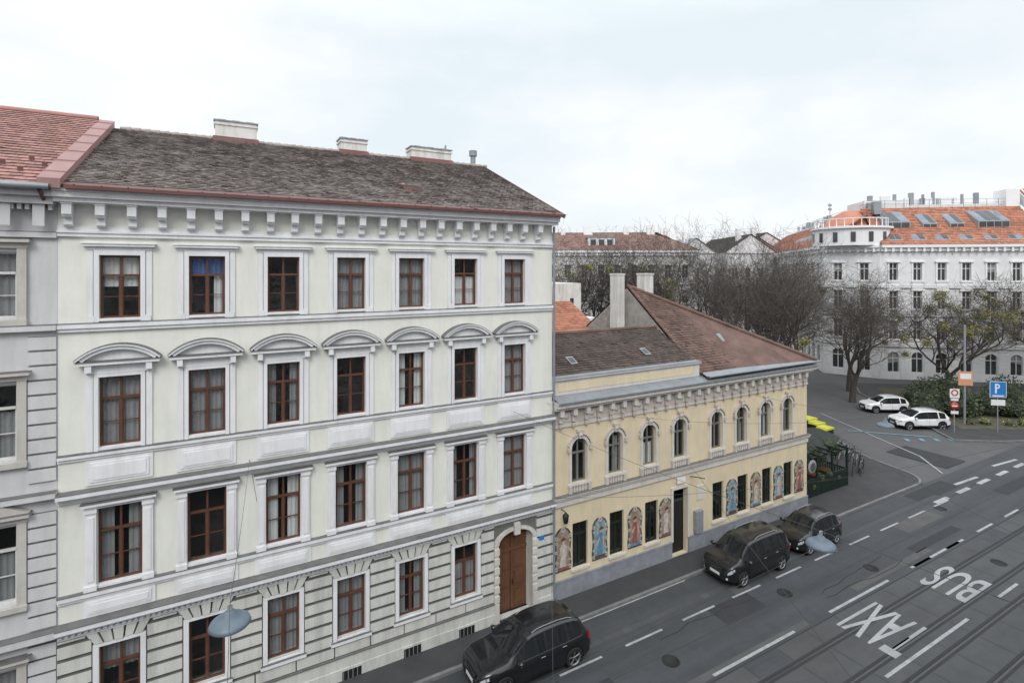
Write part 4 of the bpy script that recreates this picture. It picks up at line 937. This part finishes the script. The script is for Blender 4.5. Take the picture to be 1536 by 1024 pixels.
b.box(-.38,.38,-.06,-.045,3.15,3.95,'sign_white'); b.ring(0,3.6,.18,.29,-.066,-.0605,0,2*pi,16,'sign_red'); b.box(-.3,.3,-.06,-.045,2.9,3.08,'sign_white')
b.lathe((0,-.05,2.45),(0,-1,0),[(.33,0),(.33,.02),(0,.02)],20,'sign_red'); b.box(-.22,.22,-.078,-.072,2.39,2.5,'sign_white'); b.box(-.3,.3,-.06,-.045,1.75,2.0,'sign_white'); b.build('sign',par)
par=empty('information_sign'); b=MB(); x,y=60.2,3.2; pole(b,x,y,.1,9.3,.09); b.M=Matrix.Translation((x,y,0))@RS; b.box(-.6,.6,-.13,-.1,3.7,5.0,'sign_orange'); b.box(-.45,.45,-.137,-.131,4.3,4.8,'sign_white'); b.build('post',par)
par=empty('tram_stop_sign'); b=MB(); x,y=63.5,-2.0; pole(b,x,y,.1,3.4); b.M=Matrix.Translation((x,y,0))@RS; b.lathe((0,-.05,3.1),(0,-1,0),[(.35,0),(.35,.02),(0,.02)],20,'sign_white'); b.build('sign',par)
for (x,y) in((48.5,12),(66.0,-3.9)):
    par=empty('street_light_pole'); b=MB(); b.tube((x,y,0),(x,y,7.5),.09,.06,8,'steel_grey'); b.tube((x,y,7.4),(x-.9,y-.5,7.8),.04,.04,6,'steel_grey'); b.lathe((x-1,y-.55,7.7),(0,0,1),[(.28,-.05),(.22,.06),(0,.12)],12,'lamp_blue'); b.build('pole',par)
par=empty('beer_garden_pergola'); b=MB()
gx0,gx1,gy0,gy1=31.4,36.4,.75,7.5
for x in(gx0,gx0+1.65,gx0+3.3,gx1):
    for y in(gy0,gy1): b.box(x-.06,x+.06,y-.06,y+.06,.1,2.6,'green_paint')
for z in(.35,1.15,2.5): b.box(gx0+.06,gx1-.06,gy0-.035,gy0+.035,z,z+.09,'green_paint'); b.box(gx1-.035,gx1+.035,gy0+.06,gy1-.06,z,z+.09,'green_paint')
x=gx0+.12
while x<gx1-.1: b.box(x,x+.07,gy0-.055,gy0-.036,.15,1.2,'green_paint'); x+=.115
y=gy0+.12
while y<gy1: b.box(gx1+.036,gx1+.055,y,y+.07,.15,1.2,'green_paint'); y+=.115
for i in range(7): b.box(gx0+i*.8,gx0+.06+i*.8,gy0-.2,gy1+.2,2.605,2.69,'green_paint')
b.build('trellis',par)
b=MB()
for (x,y,h) in((32.7,2.6,3.2),(35.2,2.9,3.0),(34.2,5.4,3.3),(37.6,3.6,2.9)):
    b.tube((x,y,.1),(x,y,h+.1),.03,.03,6,'steel_grey'); b.lathe((x,y,h-.45),(0,0,1),[(1.55,-.12),(1.55,0),(.7,.34),(0,.55)],8,'parasol_dark',False)
b.lathe((32.3,.62,2.1),(0,-1,0),[(.42,0),(.42,.03),(.36,.05),(0,.05)],16,'curtain_grey'); b.lathe((32.3,.57,2.1),(0,-1,0),[(.27,.03),(0,.035)],12,'mural_edge')
for x in(33,34.6,36.0): b.box(x-.5,x+.3,1.6,2.3,.8,.85,'door_wood'); b.box(x-.45,x-.4,1.65,2.25,.1,.8,'wire'); b.box(x+.2,x+.25,1.65,2.25,.1,.8,'wire'); b.box(x-.5,x+.3,1.15,1.4,.5,.55,'door_wood')
b.build('garden_furniture',par)
foliage('climbing_plant',[(gx0+.4+i*.8,gy0+.4+U(0,.8),U(2.0,2.8),.55,.5,.4) for i in range(7)]+[(gx1,gy0+1+i*1.3,2.4,.5,.6,.45) for i in range(5)]+[(gx0+.4+i*.9,gy0+.1,U(.6,1.2),.35,.2,.35) for i in range(5)],'leaf_green','leaf_dark',700,.06)
for i in range(3):
    par=empty('recycling_bin'); x=44.0+i*.75;y=6.6+i*1.15; b=MB(); b.prism([(x-.45,.2),(x+.45,.2),(x+.52,1.15),(x-.52,1.15)],y-.4,y+.4,'blackplastic'); b.prism([(x-.56,1.16),(x+.56,1.16),(x+.5,1.32),(x-.5,1.32)],y-.45,y+.45,'bin_yellow'); b.box(x-.3,x+.3,y-.41,y-.402,.5,.8,'sign_white')
    for s in(-1,1): b.lathe((x+s*.35,y-.3,.21),(1,0,0),[(.0,-.03),(.1,-.03),(.1,.03),(0,.03)],10,'tyre')
    b.build('container',par)
def bicycle(x,y,rot,m):
    par=empty('bicycle'); par.location=(x,y,.11); par.rotation_euler=(math.radians(6),0,rot); b=MB()
    for cx in(-.52,.52):
        for k in range(20):
            a=2*pi*k/20;c=2*pi*(k+1)/20; b.tube((cx+.33*math.cos(a),0,.34+.33*math.sin(a)),(cx+.33*math.cos(c),0,.34+.33*math.sin(c)),.02,.02,5,'tyre')
        for k in range(7): a=2*pi*k/7; b.tube((cx,0,.34),(cx+.32*math.cos(a),0,.34+.32*math.sin(a)),.004,.004,3,'rim')
    for p,q in(((-.52,.34),(-.12,.30)),((-.12,.30),(-.22,.85)),((-.52,.34),(-.20,.78)),((-.12,.30),(.36,.75)),((-.2,.78),(.36,.80)),((.34,.95),(.52,.34))): b.tube((p[0],0,p[1]),(q[0],0,q[1]),.022,.022,6,m)
    b.box(-.34,-.1,-.07,.07,.86,.92,'blackplastic'); b.tube((.30,-.28,1.0),(.30,.28,1.0),.018,.018,6,'wire'); b.tube((.34,0,.95),(.30,0,1.0),.016,.016,6,'wire'); b.lathe((-.12,-.05,.30),(0,1,0),[(.09,0),(.09,.01),(0,.01)],12,'rim'); b.build('frame_and_wheels',par)
for i,(x,y) in enumerate([(39.2,1.3),(39.8,1.7),(40.4,2.1),(41.0,2.6),(41.5,3.2),(41.9,3.8),(42.2,4.4),(42.6,5.0),(38.6,1.6),(40.2,3.4),(40.9,4.0),(41.3,4.9)]): bicycle(x,y,.35+U(-.2,.2),['car_black','steel_grey','blackplastic','steel_grey'][i%4])
b=MB()
for i in range(7): x,y=39.3+i*.4,1.4+i*.5; b.tube((x,y,.1),(x,y,.85),.025,.025,6,'steel_grey'); b.tube((x,y,.85),(x+.7,y+.25,.85),.025,.025,6,'steel_grey'); b.tube((x+.7,y+.25,.85),(x+.7,y+.25,.1),.025,.025,6,'steel_grey')
b.build('bike_rack')
foliage('street_shrub',[(42.8+i*.8,9.5+i*1.4,1.0,1.1,1.0,1.2) for i in range(5)],'leaf_green','leaf_dark',260,.09)

# ------------------------------------------------------------ LIGHT, WORLD, CAMERA
wd=bpy.data.worlds.new('World'); scene.world=wd; wd.use_nodes=True; nt=wd.node_tree; N=nt.nodes; L=nt.links; bg=N['Background']
dirv=Vector((-.55,-.95,.95)).normalized()
st=N.new('ShaderNodeTexSky'); st.sky_type='NISHITA'; st.sun_disc=False; st.sun_elevation=math.asin(dirv.z); st.sun_rotation=math.atan2(dirv.x,dirv.y); st.air_density=1.2; st.dust_density=3
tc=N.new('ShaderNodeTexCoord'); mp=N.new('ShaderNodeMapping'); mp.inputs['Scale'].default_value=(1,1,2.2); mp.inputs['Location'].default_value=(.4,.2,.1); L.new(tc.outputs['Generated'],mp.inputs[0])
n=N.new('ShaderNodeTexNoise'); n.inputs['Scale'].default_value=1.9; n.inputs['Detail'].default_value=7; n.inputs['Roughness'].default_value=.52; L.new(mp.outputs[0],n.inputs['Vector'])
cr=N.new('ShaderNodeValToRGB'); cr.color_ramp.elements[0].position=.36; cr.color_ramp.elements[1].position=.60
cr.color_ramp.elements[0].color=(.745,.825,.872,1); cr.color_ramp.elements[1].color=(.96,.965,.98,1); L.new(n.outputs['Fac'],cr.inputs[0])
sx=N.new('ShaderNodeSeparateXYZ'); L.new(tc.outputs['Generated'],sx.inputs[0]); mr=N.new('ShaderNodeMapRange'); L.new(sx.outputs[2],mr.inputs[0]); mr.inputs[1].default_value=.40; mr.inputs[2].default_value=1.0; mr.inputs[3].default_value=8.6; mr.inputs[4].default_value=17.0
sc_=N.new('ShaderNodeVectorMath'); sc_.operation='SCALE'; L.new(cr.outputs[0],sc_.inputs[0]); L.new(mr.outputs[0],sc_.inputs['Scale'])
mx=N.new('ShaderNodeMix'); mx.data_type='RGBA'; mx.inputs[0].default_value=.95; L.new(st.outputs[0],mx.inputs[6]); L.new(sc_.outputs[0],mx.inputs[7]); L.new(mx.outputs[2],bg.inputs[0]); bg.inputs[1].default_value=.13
sl=bpy.data.lights.new('sun','SUN'); sl.energy=1.5; sl.angle=math.radians(25); sl.color=(1,.985,.96); so=bpy.data.objects.new('sun',sl); scene.collection.objects.link(so)
so.rotation_euler=dirv.to_track_quat('Z','Y').to_euler(); so.location=(-20,-60,60)
cam=bpy.data.cameras.new('camera'); cam.sensor_width=36; cam.lens=785/1536*36; cam.shift_y=-(512-403)/1536; cam.clip_end=3000; cam.clip_start=.1
co=bpy.data.objects.new('camera',cam); scene.collection.objects.link(co); co.location=(0,-19,14.49); co.rotation_euler=(pi/2,0,-math.radians(28.9)); scene.camera=co
scene.view_settings.view_transform='Standard'; scene.view_settings.look='None'; scene.view_settings.exposure=0
